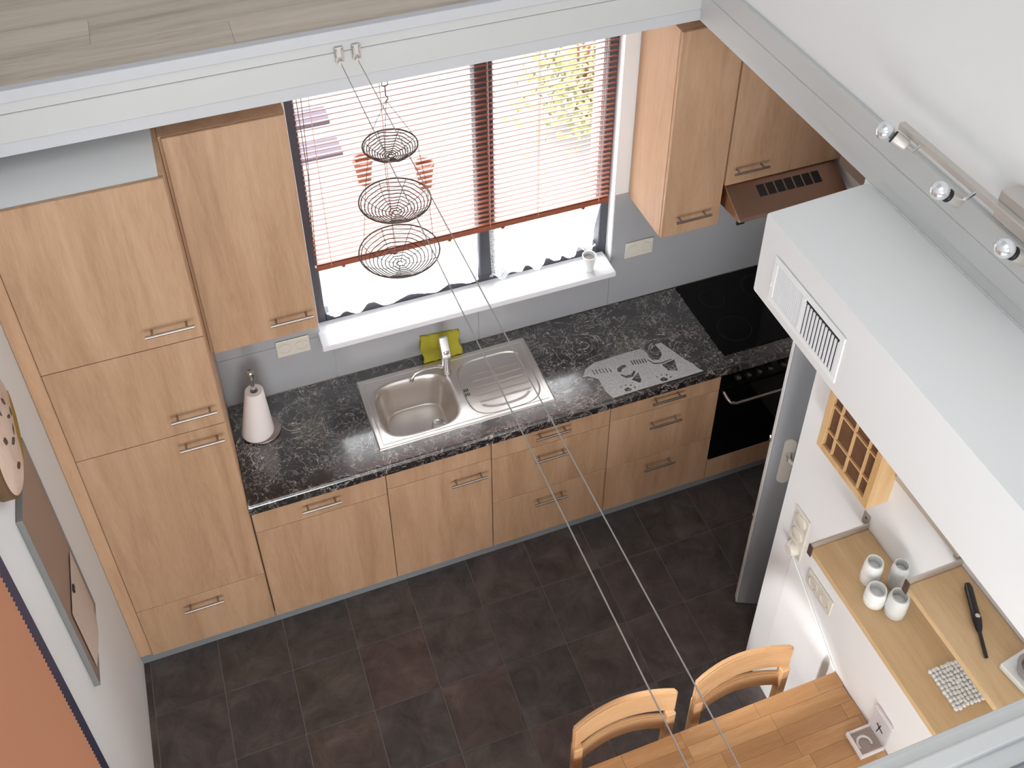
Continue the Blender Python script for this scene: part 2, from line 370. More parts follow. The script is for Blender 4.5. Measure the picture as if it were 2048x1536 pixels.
# ---- window
wf = struct('window_1', BM(), 'anthracite')
fw = 0.045
b = BM()
bx(b, WX0, WX0 + fw, .055, .12, WZ0, WZ1, .004); bx(b, WX1 - fw, WX1, .055, .12, WZ0, WZ1, .004)
bx(b, WX0 + fw, WX1 - fw, .055, .12, WZ0, WZ0 + .07, .004); bx(b, WX0 + fw, WX1 - fw, .055, .12, WZ1 - .06, WZ1, .004)
obj('window_frame', b, 'anthracite', wf)
obj('mullion', bx(BM(), 1.335, 1.42, .05, .12, WZ0 + .07, WZ1 - .06, .006), 'anthracite', wf)
obj('pane', bx(BM(), WX0 + fw, 1.335, .084, .09, WZ0 + .07, WZ1 - .06), 'pane', wf)
obj('pane', bx(BM(), 1.42, WX1 - fw, .084, .09, WZ0 + .07, WZ1 - .06), 'pane', wf)
obj('window_sill', bx(BM(), 0.487, 2.012, -0.119, .056, 1.331, 1.362, .004), 'sill', wf)
# ---- outside
struct('terrace', bx(BM(), -6, 9, 0.31, 14, -0.3, -0.15), 'terrace')
struct('sky_shade_slab', bx(BM(), -1.5, 4.0, 0.471, 1.2, 3.02, 3.16), 'render')  # unseen slab added to shade the blind slats from the sky
struct('garden_wall', bx(BM(), -6, 9, 6.5, 6.7, -0.15, 1.6), 'render')
# inner door (leaf ajar)
dr = thing('passage_door', 'slim grey door leaf standing ajar beside the white wall corner', 'door', (2.229, -1.283, 0), rz=math.radians(-24.6))
dr['kind'] = 'structure'; dr.name = 'door_1'
del dr['category']; del dr['label']
H = 2.3
obj('door_leaf', bx(BM(), 0, .82, 0, .042, .008, H, .003), 'door', dr)
b = BM(); bx(b, -.0025, 0, .004, .038, .01, H - .01); obj('edge_strip', b, 'white_plastic', dr)
b = BM()
pts = []
for k in range(13): a = PI * k / 12; pts.append((.075 + .027 * math.cos(a), 1.29 + .027 * math.sin(a)))
for k in range(13): a = PI + PI * k / 12; pts.append((.075 + .027 * math.cos(a), 1.045 + .027 * math.sin(a)))
prism(b, pts, -.009, 0, 'y', .002); hp = obj('handle_plate', b, 'pvc', dr)
b = BM(); tube(b, [(.075, -.008, 1.225), (.075, -.05, 1.225), (.082, -.058, 1.223), (.19, -.058, 1.215)], .009, 10); obj('lever_handle', b, 'pvc', hp, smooth=True)
b = BM(); tube(b, [(.075, -.004, 1.225), (.075, -.045, 1.225)], .013, 12); obj('handle_neck', b, 'chrome', hp, smooth=True)
for z in (1.27, .70): obj('latch', bx(BM(), -.012, -.002, .012, .03, z, z + .03, .002), 'chrome', dr)
# ================================================================ KITCHEN UNITS
YD = -0.602
def handle_bm(xc, z, y, L=.182):
    b = BM(); tube(b, [(xc - L / 2, y - .036, z), (xc + L / 2, y - .036, z)], .0065, 10)
    for s in (-1, 1): tube(b, [(xc + s * .064, y + .001, z), (xc + s * .064, y - .036, z)], .0048, 8)
    return b
def front(name, root, x0, x1, z0, z1, hx=None, hz=None, y=YD, th=.019, m='beech', gap=.002):
    off = root.location
    o = obj(name, bx(BM(), x0 + gap, x1 - gap, y, y + th, z0 + gap, z1 - gap, .0022), m, root, off)
    if hx is not None: obj('handle', handle_bm(hx, hz, y), 'steel', o, off, smooth=True)
    return o
def carcass(root, x0, x1, y0, y1, z0, z1, m='beech_h', top=True, shelf=None, topmat=None):
    b = BM(); t = .018; off = root.location
    bx(b, x0, x0 + t, y0, y1, z0, z1); bx(b, x1 - t, x1, y0, y1, z0, z1); bx(b, x0 + t, x1 - t, y0, y1, z0, z0 + t); bx(b, x0 + t, x1 - t, y1 - .008, y1, z0 + t, z1)
    o = obj('carcass', b, m, root, off)
    if top: obj('top_panel', bx(BM(), x0 + t, x1 - t, y0, y1 - .008, z1 - t, z1), topmat or m, root, off)
    return o
G1 = 'base units under the black worktop'
yc = YD + .022
# tall unit
t = thing('tall_cabinet', 'tall beech larder cabinet against the left wall, floor to ceiling height', 'cabinet', (-.3, -.3, 0))
carcass(t, -.6, 0, yc, -.004, .092, 2.853, topmat='white_wall')
obj('filler_strip', bx(BM(), XL + .0015, -.602, YD + .012, YD + .03, .092, 2.853, .0015), 'beech_h', t, t.location)
front('drawer_front', t, -.6, 0, .092, .471, -.3, .409)
front('door', t, -.6, 0, .471, 1.579, -.113, 1.5155)
front('door', t, -.6, 0, 1.579, 2.086, -.114, 1.693)
front('door', t, -.6, 0, 2.086, 2.856, -.115, 2.183)
# base units
X1, X2, X3, X4, X5 = .632, 1.1565, 1.786, 2.406, 3.03
ZT = .961
t = thing('dishwasher_unit', 'beech fronted base unit beside the tall cabinet, handle on its top panel', 'cabinet', (.316, -.3, 0), G1)
carcass(t, .004, X1, yc, -.004, .092, ZT, top=False)
front('panel', t, .004, X1, .790, ZT - .004, .319, .886); front('door', t, .004, X1, .092, .790)
t = thing('sink_cabinet', 'narrow beech base unit below the sink bowl with one tall door', 'cabinet', (.894, -.3, 0), G1)
carcass(t, X1, X2, yc, -.004, .092, ZT, top=False)
front('panel', t, X1, X2, .822, ZT - .004); front('door', t, X1, X2, .092, .822, 1.032, .7415)
t = thing('drawer_cabinet', 'three drawer beech base unit below the sink drainer', 'cabinet', (1.47, -.3, 0), G1)
carcass(t, X2, X3, yc, -.004, .092, ZT, top=False)
front('drawer_front', t, X2, X3, .810, ZT - .004, 1.467, .908); front('drawer_front', t, X2, X3, .459, .810, 1.465, .735); front('drawer_front', t, X2, X3, .092, .459, 1.467, .384)
t = thing('drawer_cabinet', 'three drawer beech base unit next to the black oven', 'cabinet', (2.096, -.3, 0), G1)
carcass(t, X3, X4, yc, -.004, .092, ZT, top=False)
front('drawer_front', t, X3, X4, .827, ZT - .004, 2.092, .912); front('drawer_front', t, X3, X4, .450, .827, 2.09, .7305); front('drawer_front', t, X3, X4, .092, .450, 2.088, .386)
# oven
t = thing('oven', 'black built in oven with steel bar handle beneath the hob', 'oven', (2.72, -.3, 0.25))
L = t.location
obj('body', bx(BM(), X4 + .003, X5 - .003, yc + .002, -.03, .255, ZT - .003), 'black', t, L)
obj('control_panel', bx(BM(), X4 + .004, X5 - .004, YD - .003, YD + .02, .842, ZT - .006, .003), 'black_glass', t, L)
d = obj('oven_door', bx(BM(), X4 + .004, X5 - .004, YD - .003, YD + .02, .258, .838, .003), 'black_glass', t, L)
b = BM(); tube(b, [(2.434, YD, .80), (2.438, YD - .03, .785), (2.452, YD - .05, .765), (2.48, YD - .056, .757), (2.7, YD - .056, .757), (2.956, YD - .056, .757), (2.984, YD - .05, .765), (2.998, YD - .03, .785), (3.002, YD, .80)], .009, 10)
obj('handle', b, 'steel', d, L, smooth=True)
for x in (2.496, 2.556, 2.618, 2.68, 2.76, 2.82):
    b = BM(); lathe(b, [(.019, YD - .003), (.019, YD - .012), (.016, YD - .026), (.012, YD - .03)], (x, 0, .905), 16, 'y')
    k = obj('knob', b, 'black', t, L, smooth=True)
    obj('pointer', bx(BM(), x - .0012, x + .0012, YD - .0315, YD - .0298, .907, .922), 'lamp_metal', k, L)
t = thing('oven_base_panel', 'low beech panel closing the gap under the oven', 'panel', (2.72, YD, .09))
front('panel', t, X4, X5, .092, .251)
tag(obj('plinth', bx(BM(), XL + .002, 3.05, -.572, -.557, 0.001, .09, .001), 'plinth'), 'long dark grey plinth running along the floor below the base units', 'plinth')
# wall cabinets
YU = -.357
t = thing('wall_cabinet', 'beech wall cabinet left of the window beside the tall larder', 'cabinet', (.236, -.18, 1.735))
carcass(t, .0015, .462, YU + .016, -.003, 1.735, 2.852); front('door', t, .010, .462, 1.735, 2.852, .352, 1.846, y=YU)
t = thing('wall_cabinet', 'narrow beech wall cabinet right of the window with bright left side', 'cabinet', (2.26, -.18, 1.748))
carcass(t, 2.106, 2.411, YU + .022, -.003, 1.748, 2.862); front('door', t, 2.106, 2.411, 1.748, 2.862, 2.254, 1.855, y=YU)
t = thing('wall_cabinet', 'short beech wall cabinet directly above the cooker hood', 'cabinet', (2.73, -.18, 1.975))
carcass(t, 2.417, 3.024, YU + .022, -.003, 1.976, 2.862); front('door', t, 2.417, 3.024, 1.976, 2.862, 2.532, 2.064, y=YU)
obj('filler_strip', bx(BM(), 3.026, 3.052, YU + .004, YU + .03, 1.976, 2.862, .001), 'beech_h', t, t.location)
t2 = obj('side_board', bx(BM(), 3.034, 3.057, -1.3, -.37, 1.955, 2.06, .002), 'taupe'); recenter(t2, (3.045, -.8, 1.955))
tag(t2, 'taupe board fixed to the alcove wall right of the cooker hood', 'board')
# cooker hood
t = thing('cooker_hood', 'slanted steel cooker hood tinted with reflected brown, black vent slots', 'cooker hood', (2.73, -.25, 1.83)); L = t.location
b = BM(); prism(b, [(-.012, 1.974), (-.335, 1.974), (-.500, 1.882), (-.508, 1.868), (-.49, 1.862), (-.012, 1.83)], 2.424, 3.02, 'x', .003); obj('body', b, 'hood', t, L)
# slots lie on the slanted face
n0 = Vector((0, -.335, 1.974)); n1 = Vector((0, -.500, 1.882)); dv = (n1 - n0); dl = dv.length; dv.normalize(); nr = Vector((0, dv.z, -dv.y)); nr = nr if nr.z > 0 else -nr
def slant(x, s, h): p = n0 + dv * s + nr * h; return (x, p.y, p.z)
for k in range(7):
    xa = 2.575 + k * .0495; b = BM()
    vs = [b.verts.new(slant(x, s, h)) for h in (.0005, .0015) for (x, s) in ((xa, .045), (xa + .041, .045), (xa + .041, .105), (xa, .105))]
    for f in ((0, 1, 2, 3), (4, 5, 6, 7), (0, 1, 5, 4), (1, 2, 6, 5), (2, 3, 7, 6), (3, 0, 4, 7)): b.faces.new([vs[i] for i in f])
    bmesh.ops.recalc_face_normals(b, faces=b.faces[:]); obj('vent_slot', b, 'dark', t, L)
b = BM(); bx(b, 2.435, 2.45, -.475, -.465, 1.835, 1.868); bx(b, 2.435, 2.475, -.475, -.465, 1.826, 1.837); obj('filter_clip', b, 'black', t, L)
# ---- worktop with cut-outs
ZC = 1.018
SX0, SX1, SY0, SY1 = .631, 1.521, -.526, -.074
bx0, bx1, by0, by1 = SX0 + .014, SX1 - .014, SY0 + .014, SY1 - .014
b = BM()
z0 = ZT
bx(b, .0015, bx0, -.609, -.010, z0, ZC); bx(b, bx1, 3.056, -.609, -.010, z0, ZC)
bx(b, bx0, bx1, -.609, by0, z0, ZC); bx(b, bx0, bx1, by1, -.010, z0, ZC)
bmesh.ops.remove_doubles(b, verts=b.verts[:], dist=1e-5)
o = obj('worktop', b, 'counter'); tag(o, 'long black marble pattern worktop running from larder to cooker', 'worktop')
# front nose (rounded) part of worktop
b = BM(); pr = []
for k in range(9):
    a = PI / 2 - PI * k / 8 * 0.5; pr.append((-.609 - .016 * math.cos(a), ZC - .016 + .016 * math.sin(a)))
pr += [(-.625, ZT), (-.609, ZT)]
prism(b, pr[::-1], .0015, 3.056, 'x'); obj('front_edge', b, 'counter', o, smooth=True)
obj('upstand', bx(BM(), .0015, 3.056, -.0098, -.0085, ZC - .002, ZC + .004), 'steel', o)
LM_OUT = [(1.903, -0.362), (1.982, -0.359), (2.057, -0.359), (2.075, -0.399), (2.072, -0.425), (2.081, -0.452), (2.113, -0.459), (2.142, -0.434), (2.148, -0.407), (2.141, -0.358), (2.175, -0.357), (2.205, -0.428), (2.234, -0.501), (2.262, -0.543), (2.269, -0.577), (2.287, -0.604), (2.179, -0.606), (2.045, -0.605), (1.914, -0.605), (1.789, -0.609), (1.773, -0.558), (1.774, -0.513), (1.772, -0.471), (1.732, -0.436), (1.705, -0.434), (1.736, -0.39), (1.796, -0.365)]
LM_HOLES = [[(1.887, -0.441), (1.917, -0.428), (1.936, -0.427), (1.94, -0.445), (1.91, -0.452), (1.895, -0.47), (1.882, -0.46)], [(1.889, -0.478), (1.908, -0.498), (1.94, -0.5), (1.962, -0.479), (1.968, -0.492), (1.939, -0.518), (1.904, -0.515), (1.887, -0.493)], [(1.924, -0.533), (1.977, -0.498), (1.971, -0.545), (1.957, -0.568), (1.937, -0.548)], [(1.762, -0.404), (1.769, -0.405), (1.771, -0.44), (1.763, -0.439)], [(1.779, -0.407), (1.786, -0.408), (1.788, -0.442), (1.78, -0.442)], [(1.796, -0.41), (1.803, -0.411), (1.805, -0.444), (1.797, -0.444)], [(1.812, -0.413), (1.819, -0.414), (1.822, -0.446), (1.814, -0.446)], [(1.829, -0.416), (1.836, -0.417), (1.839, -0.448), (1.831, -0.448)], [(1.846, -0.42), (1.853, -0.42), (1.856, -0.45), (1.848, -0.45)], [(1.972, -0.414), (1.979, -0.415), (1.98, -0.446), (1.973, -0.447)], [(1.986, -0.416), (1.993, -0.417), (1.994, -0.448), (1.987, -0.449)], [(2.0, -0.418), (2.006, -0.419), (2.008, -0.45), (2.001, -0.45)], [(2.014, -0.42), (2.02, -0.42), (2.021, -0.452), (2.015, -0.452)], [(2.028, -0.422), (2.034, -0.422), (2.035, -0.454), (2.028, -0.454)], [(2.042, -0.424), (2.048, -0.424), (2.049, -0.456), (2.042, -0.456)], [(2.11, -0.494), (2.172, -0.486), (2.187, -0.483), (2.168, -0.561), (2.123, -0.541)], [(2.06, -0.436), (2.08, -0.47), (2.117, -0.48), (2.176, -0.474), (2.174, -0.481), (2.114, -0.489), (2.075, -0.478), (2.055, -0.442)], [(1.862, -0.576), (1.886, -0.57), (1.902, -0.588), (1.888, -0.599), (1.864, -0.592)], [(1.848, -0.555), (1.857, -0.553), (1.861, -0.56), (1.852, -0.563)], [(1.875, -0.553), (1.884, -0.55), (1.888, -0.558), (1.879, -0.56)], [(1.899, -0.562), (1.908, -0.559), (1.912, -0.566), (1.903, -0.569)], [(1.912, -0.581), (1.92, -0.578), (1.925, -0.586), (1.915, -0.589)], [(2.058, -0.577), (2.083, -0.572), (2.098, -0.589), (2.084, -0.601), (2.059, -0.594)], [(2.045, -0.556), (2.053, -0.553), (2.058, -0.561), (2.048, -0.564)], [(2.072, -0.554), (2.081, -0.551), (2.085, -0.559), (2.076, -0.561)], [(2.096, -0.563), (2.105, -0.56), (2.109, -0.567), (2.1, -0.57)], [(2.108, -0.583), (2.117, -0.58), (2.121, -0.587), (2.112, -0.59)]]
b = BM(); es = []
for loop in [LM_OUT] + LM_HOLES:
    vs = [b.verts.new((p[0], p[1], ZC + .0012)) for p in loop]
    es += [b.edges.new((vs[i], vs[(i + 1) % len(vs)])) for i in range(len(vs))]
bmesh.ops.triangle_fill(b, use_beauty=True, use_dissolve=False, edges=es)
ext = bmesh.ops.extrude_face_region(b, geom=b.faces[:])
bmesh.ops.translate(b, verts=[v for v in ext['geom'] if isinstance(v, bmesh.types.BMVert)], vec=(0, 0, .0012))
bmesh.ops.recalc_face_normals(b, faces=b.faces[:])
o = obj('lace_shape', b, 'lace_mat'); recenter(o, (2.02, -.48, ZC)); tag(o, 'white openwork lace shape with animal and paw figures on the worktop by the hob', 'lace')  # flat white openwork shape laid on the worktop
# hob
t = thing('hob', 'black glass ceramic hob set in the worktop above the oven', 'hob', (2.74, -.29, ZC)); L = t.location
obj('glass_plate', bx(BM(), 2.434, 3.03, -.549, -.016, ZC + .0006, ZC + .006, .002), 'black_glass', t, L)
for (x, y, r) in ((2.58, -.16, .07), (2.86, -.16, .09), (2.58, -.40, .09), (2.86, -.40, .07)):
    b = BM(); lathe(b, [(r, ZC + .0062), (r, ZC + .0066), (r - .003, ZC + .0066), (r - .003, ZC + .0062)], (x, y, 0), 40, cap=False); obj('cooking_zone', b, 'black', t, L)
# ---- sink (pressed sheet as a height field)
t = thing('sink', 'stainless steel inset sink with single bowl and ribbed drainer', 'sink', ((SX0 + SX1) / 2, (SY0 + SY1) / 2, ZC)); L = t.location
def sm(a, b_, v):
    u = min(1, max(0, (v - a) / (b_ - a))); return u * u * (3 - 2 * u)
def superell(x, y, cx, cy, rx, ry, p):
    return (abs((x - cx) / rx) ** p + abs((y - cy) / ry) ** p) ** (1.0 / p)
def hsink(x, y):
    e = min(x - SX0, SX1 - x, y - SY0, SY1 - y)
    h = .0045 * sm(0, .006, e)
    h -= .003 * sm(.024, .029, e)
    # bowl
    d = superell(x, y, .874, -.309, .196, .172, 3.6)
    if d < 1.1: h -= .165 * (1 - sm(.70, 1.0, d)) + .004 * (1 - sm(.95, 1.06, d))
    # drainer
    d2 = superell(x, y, 1.298, -.312, .190, .184, 3.8)
    if d2 < 1.1:
        h -= .0065 * (1 - sm(.955, 1.0, d2))
        for gy in (-.225, -.268, -.312, -.357, -.402):
            if 1.165 < x < 1.445: h -= .0024 * math.exp(-((y - gy) / .0032) ** 2) * sm(1.165, 1.185, x) * (1 - sm(1.425, 1.445, x))
        if -.43 < y < -.2: h -= .0024 * math.exp(-((x - 1.298) / .0032) ** 2)
        da = abs(superell(x, y, 1.298, -.30, .150, .155, 3.0) - 1)
        if y < -.42: h -= .0024 * math.exp(-(da / .022) ** 2)
    return h
b = BM(); NX, NY = 380, 194; grid = []
for i in range(NX + 1):
    col = []
    for j in range(NY + 1):
        x = SX0 + (SX1 - SX0) * i / NX; y = SY0 + (SY1 - SY0) * j / NY
        col.append(b.verts.new((x, y, ZC + .001 + hsink(x, y))))
    grid.append(col)
for i in range(NX):
    for j in range(NY): b.faces.new((grid[i][j], grid[i + 1][j], grid[i + 1][j + 1], grid[i][j + 1]))
obj('sink_top', b, 'steel_sink', t, L, smooth='all')
zb = ZC + .001 + hsink(.969, -.315)
b = BM(); lathe(b, [(.038, zb + .0005), (.037, zb + .003), (.030, zb + .0035), (.027, zb + .001)], (.969, -.335, 0), 32, cap=False)
o = obj('drain_ring', b, 'chrome', t, L, smooth=True)
b = BM(); lathe(b, [(.0265, zb + .0006), (.024, zb + .004), (.012, zb + .006), (.001, zb + .0062)], (.969, -.335, 0), 24); obj('drain_plug', b, 'steel_sink', o, L, smooth=True)
b = BM()
for r_ in range(2):
    for k in range(3): bx(b, 1.118 + k * .0085, 1.1225 + k * .0085, -.318 - r_ * .028, -.300 - r_ * .028, ZC - .0035, ZC - .0025)
obj('overflow_slots', b, 'dark', t, L)
# faucet
FX, FY = 1.073, -.165; zf = ZC + .004
t = thing('faucet', 'chrome single lever mixer tap between sink bowl and drainer', 'tap', (FX, FY, zf)); L = t.location
b = BM(); lathe(b, [(.027, zf), (.027, zf + .008), (.0235, zf + .012), (.0235, zf + .105), (.025, zf + .112), (.025, zf + .15), (.02, zf + .162), (.001, zf + .166)], (FX, FY, 0), 24); obj('body', b, 'chrome', t, L, smooth=True)
b = BM(); tube(b, [(FX - .015, FY, zf + .052), (FX - .07, FY - .008, zf + .070), (FX - .12, FY - .016, zf + .080), (FX - .165, FY - .026, zf + .078), (FX - .186, FY - .031, zf + .066), (FX - .189, FY - .032, zf + .044)], [.014, .013, .012, .012, .0125, .013], 14); obj('spout', b, 'chrome', t, L, smooth=True)
b = BM(); prism(b, [(FY - .030, zf + .135), (FY - .026, zf + .118), (FY + .018, zf + .150), (FY + .040, zf + .212), (FY + .034, zf + .222), (FY + .022, zf + .222)], FX - .022, FX + .022, 'x', .005); obj('lever', b, 'lever_chrome', t, L, smooth=True)
# yellow cloth leaning behind the tap
b = BM(); NXc, NZc = 22, 14; gr = []
for s in (0, 1):
    gg = []
    for i in range(NXc + 1):
        col = []
        for j in range(NZc + 1):
            u, v = i / NXc, j / NZc
            x = .982 + .205 * u + .006 * math.sin(v * 9); z = ZC + .006 + .135 * v - .02 * u * v - (.03 * u * (1 - v)) * 0
            y = -.075 + .058 * v + .006 * noise.noise(Vector((u * 5, v * 5, 1))) + (.010 if s else 0)
            col.append(b.verts.new((x, y, z + .004 * noise.noise(Vector((u * 7, v * 3, 5))))))
        gg.append(col)
    gr.append(gg)
for s in (0, 1):
    for i in range(NXc):
        for j in range(NZc): b.faces.new((gr[s][i][j], gr[s][i + 1][j], gr[s][i + 1][j + 1], gr[s][i][j + 1]))
for i in range(NXc):
    for j in (0, NZc): b.faces.new((gr[0][i][j], gr[0][i + 1][j], gr[1][i + 1][j], gr[1][i][j]))
for j in range(NZc):
    for i in (0, NXc): b.faces.new((gr[0][i][j], gr[0][i][j + 1], gr[1][i][j + 1], gr[1][i][j]))
bmesh.ops.recalc_face_normals(b, faces=b.faces[:])
o = obj('cleaning_cloth', b, 'sponge', smooth='all'); recenter(o, (1.08, -.06, ZC)); tag(o, 'yellow cleaning cloth propped behind the chrome tap', 'cloth')
# paper towel stand + roll
PXr, PYr = .138, -.212
t = thing('paper_towel_stand', 'steel paper towel stand with round base at the worktop left end', 'stand', (PXr, PYr, ZC)); L = t.location
b = BM(); lathe(b, [(.086, ZC + .001), (.087, ZC + .008), (.082, ZC + .012), (.001, ZC + .013)], (PXr, PYr, 0), 48); obj('base', b, 'steel', t, L, smooth=True)
b = BM(); lathe(b, [(.009, ZC + .012), (.009, ZC + .375)], (PXr, PYr, 0), 16); obj('rod', b, 'chrome', t, L, smooth=True)
b = BM(); lathe(b, [(.011, ZC + .365), (.017, ZC + .385), (.018, ZC + .405), (.014, ZC + .413), (.001, ZC + .411)], (PXr, PYr, 0), 24); obj('knob', b, 'chrome', t, L, smooth=True)
b = BM(); zr = ZC + .0135
lathe(b, [(.019, zr), (.074, zr), (.077, zr + .004), (.043, zr + .268), (.040, zr + .272), (.019, zr + .272), (.019, zr)], (PXr, PYr, 0), 40, cap=False)
for v_ in b.verts:
    f_ = 1 - (v_.co.z - zr) / .272
    if (v_.co.xy - Vector((PXr, PYr))).length > .03: v_.co.x -= .022 * f_; v_.co.y -= .004 * f_
o = obj('paper_towel_roll', b, 'paper', smooth=True); recenter(o, (PXr, PYr, zr)); tag(o, 'white paper towel roll standing on the steel holder', 'paper towel')
# ---- sockets
def socket(xc, zc, n, label):
    wd = .081 * n; h = .104
    t = thing('wall_socket', label, 'socket', (xc, -.0085, zc - h / 2)); L = t.location
    obj('cover_plate', bx(BM(), xc - wd / 2, xc + wd / 2, -.017, -.0085, zc - h / 2, zc + h / 2, .005, 2), 'pvc', t, L)
    for k in range(n):
        cx = xc - wd / 2 + .081 * (k + .5); b = BM()
        lathe(b, [(.031, -.0171), (.031, -.0195), (.0255, -.0195), (.024, -.0105), (.001, -.0105)], (cx, 0, zc), 28, 'y', cap=False); r = obj('outlet_ring', b, 'pvc', t, L, smooth=True)
        b = BM()
        for s in (-1, 1): lathe(b, [(.0055, -.0116), (.0055, -.0106)], (cx + s * .0095, 0, zc), 10, 'y')
        obj('pin_hole', b, 'dark', r, L)
socket(2.188, 1.384, 2, 'cream double wall socket below the narrow right wall cabinet')
socket(.362, 1.316, 2, 'cream double wall socket under the left wall cabinet')
# ---- curtains
def curtain(x0, x1, zt, zb, seed, label, skew=0.0):
    t = thing('cafe_curtain', label, 'curtain', ((x0 + x1) / 2, .03, zb), 'lace cafe curtains in the window'); L = t.location
    b = BM(); N = 90; Mz = 16; G = []
    rnd = random.Random(seed); ph = [rnd.uniform(0, 6) for _ in range(4)]
    for i in range(N + 1):
        u = i / N; col = []
        hem = zb + .014 * math.sin(u * 23 + ph[0]) + .010 * math.sin(u * 41 + ph[1]) + skew * u
        for j in range(Mz + 1):
            v = j / Mz; z = zt + (hem - zt) * v
            y = .022 + (.004 + .009 * v) * math.sin(u * 38 + ph[2] + .6 * math.sin(u * 9)) + .004 * v * math.sin(u * 91 + ph[3])
            xx = x0 + (x1 - x0) * u + (.012 * v if u < .05 else 0)
            if skew and u > .93: xx -= .05 * v * (u - .93) / .07
            col.append(b.verts.new((xx, y, z)))
        G.append(col)
    for i in range(N):
        for j in range(Mz): b.faces.new((G[i][j], G[i + 1][j], G[i + 1][j + 1], G[i][j + 1]))
    cl = obj('lace_cloth', b, 'lace', t, L, smooth='all')
    # scalloped lower border of denser lace and small motifs
    b = BM()
    for i in range(0, N, 1):
        a0, a1 = G if False else (None, None)
        u0, u1 = i / N, (i + 1) / N
        def pt(u, dz):
            hem = zb + .014 * math.sin(u * 23 + ph[0]) + .010 * math.sin(u * 41 + ph[1]) + skew * u
            y = .018 + .013 * math.sin(u * 38 + ph[2] + .6 * math.sin(u * 9)); return (x0 + (x1 - x0) * u * (.97 if skew else 1), y - .002, hem + dz)
        q = [b.verts.new(pt(u0, .004)), b.verts.new(pt(u1, .004)), b.verts.new(pt(u1, .018)), b.verts.new(pt(u0, .018))]; b.faces.new(q)
    obj('hem_border', b, 'lace', cl, L)
    def motif(poly, cx, cz, s):
        b = BM(); prism(b, [(cx + p[0] * s, cz + p[1] * s) for p in poly], .002, .003, 'y'); obj('lace_motif', b, 'lace_thick', cl, L)
    cat = [(-.9, -1), (.5, -1), (.8, -.5), (1.2, .5), (1.1, .6), (.6, -.2), (.5, .3), (-.1, .35), (-.3, .7), (-.25, 1.1), (-.5, .9), (-.75, .9), (-1.0, 1.1), (-1, .5), (-.7, .2)]
    hexa = [(math.cos(k * PI / 4), math.sin(k * PI / 4) * .8) for k in range(8)]
    nx = 3
    for k in range(nx):
        cx = x0 + (x1 - x0) * (k + .5) / nx; motif(cat, cx, (zt + zb) / 2 + .03, .05)
        px = cx + (x1 - x0) / nx * .42
        if px < x1 - .06:
            motif(hexa, px, zb + .085, .02)
            for q_ in (-1, 0, 1): motif(hexa, px + q_ * .022, zb + .118 + (.006 if q_ == 0 else 0), .008)
    b = BM(); tube(b, [(x0 - .02, .03, zt + .004), (x1 + .01, .03, zt + .004)], .006, 8); obj('curtain_rod', b, 'white_plastic', t, L)
curtain(.548, 1.318, 1.735, 1.415, 3, 'white lace cafe curtain in the left half of the window')
curtain(1.378, 1.975, 1.735, 1.385, 8, 'white lace cafe curtain in the right half of the window', .055)
# ---- venetian blind
t = thing('venetian_blind', 'terracotta wooden venetian blind lowered over the window', 'blind', (1.265, .0, 1.745)); L = t.location
X0b, X1b = .533, 1.995; pitch = .0285
b = BM(); ang = math.radians(15); wv = .0125
pf = []
for k in range(5):
    s = -1 + 2 * k / 4; pf.append((s * wv * math.cos(ang), s * wv * -math.sin(ang) + .0016 * (1 - s * s)))
rows = []
for (yy, zz) in pf: rows.append([b.verts.new((x, yy, zz)) for x in (X0b - 1.265, X1b - 1.265)])
rows2 = []
for (yy, zz) in pf: rows2.append([b.verts.new((x, yy, zz - .0012)) for x in (X0b - 1.265, X1b - 1.265)])
for r1, r2 in ((rows, 1), (rows2, -1)):
    for a_, c_ in zip(r1, r1[1:]): b.faces.new((a_[0], a_[1], c_[1], c_[0]))
b.faces.new((rows[0][0], rows[0][1], rows2[0][1], rows2[0][0])); b.faces.new((rows[-1][0], rows[-1][1], rows2[-1][1], rows2[-1][0]))
bmesh.ops.recalc_face_normals(b, faces=b.faces[:])
sl = obj('slat', b, 'slat', t); sl_me = sl.data; sl.location = (0, .0, .035)
k = 1
while 1.745 + .035 + k * pitch < 2.87:
    o = bpy.data.objects.new('slat', sl_me); C.objects.link(o); o.parent = t; o.location = (0, .0, .035 + k * pitch); k += 1
obj('bottom_rail', bx(BM(), X0b, X1b, -.014, .012, 1.745, 1.774, .003), 'slat', t, L)
obj('head_rail', bx(BM(), X0b, X1b, -.02, .025, 2.872, 2.899, .002), 'slat', t, L)
for x in (.60, .90, 1.375, 1.62, 1.94):
    b = BM(); tube(b, [(x, -.0135, 1.76), (x, -.0135, 2.88)], .0011, 5); tube(b, [(x + .004, .0135, 1.76), (x + .004, .0135, 2.88)], .0011, 5); obj('ladder_cord', b, 'slat_cord', t, L)
b = BM(); tube(b, [(.548, -.022, 2.88), (.552, -.024, 2.3), (.515, -.026, 1.74), (.505, -.027, 1.45)], .0016, 5); tube(b, [(.575, -.022, 2.88), (.56, -.024, 2.4), (.515, -.03, 1.5)], .0014, 5); obj('pull_cord', b, 'brown_dark', t, L)
for x in (.655, .9, 1.17, 1.44, 1.86):
    b = BM(); lathe(b, [(.009, 1.735), (.011, 1.7445)], (x, -.004, 0), 10); obj('cord_button', b, 'slat', t, L)
# pot on the sill
t = thing('flower_pot', 'small white and grey pot on the right end of the window sill', 'pot', (1.885, -.055, 1.362)); L = t.location
b = BM(); lathe(b, [(.024, 1.363), (.034, 1.452), (.037, 1.455), (.037, 1.462), (.032, 1.462), (.030, 1.44), (.001, 1.44)], (1.885, -.055, 0), 28); obj('pot_body', b, 'ceramic', t, L, smooth=True)
b = BM(); lathe(b, [(.0295, 1.4405), (.02, 1.447), (.001, 1.449)], (1.885, -.055, 0), 20); obj('filling', b, 'bowl', t, L, smooth=True)
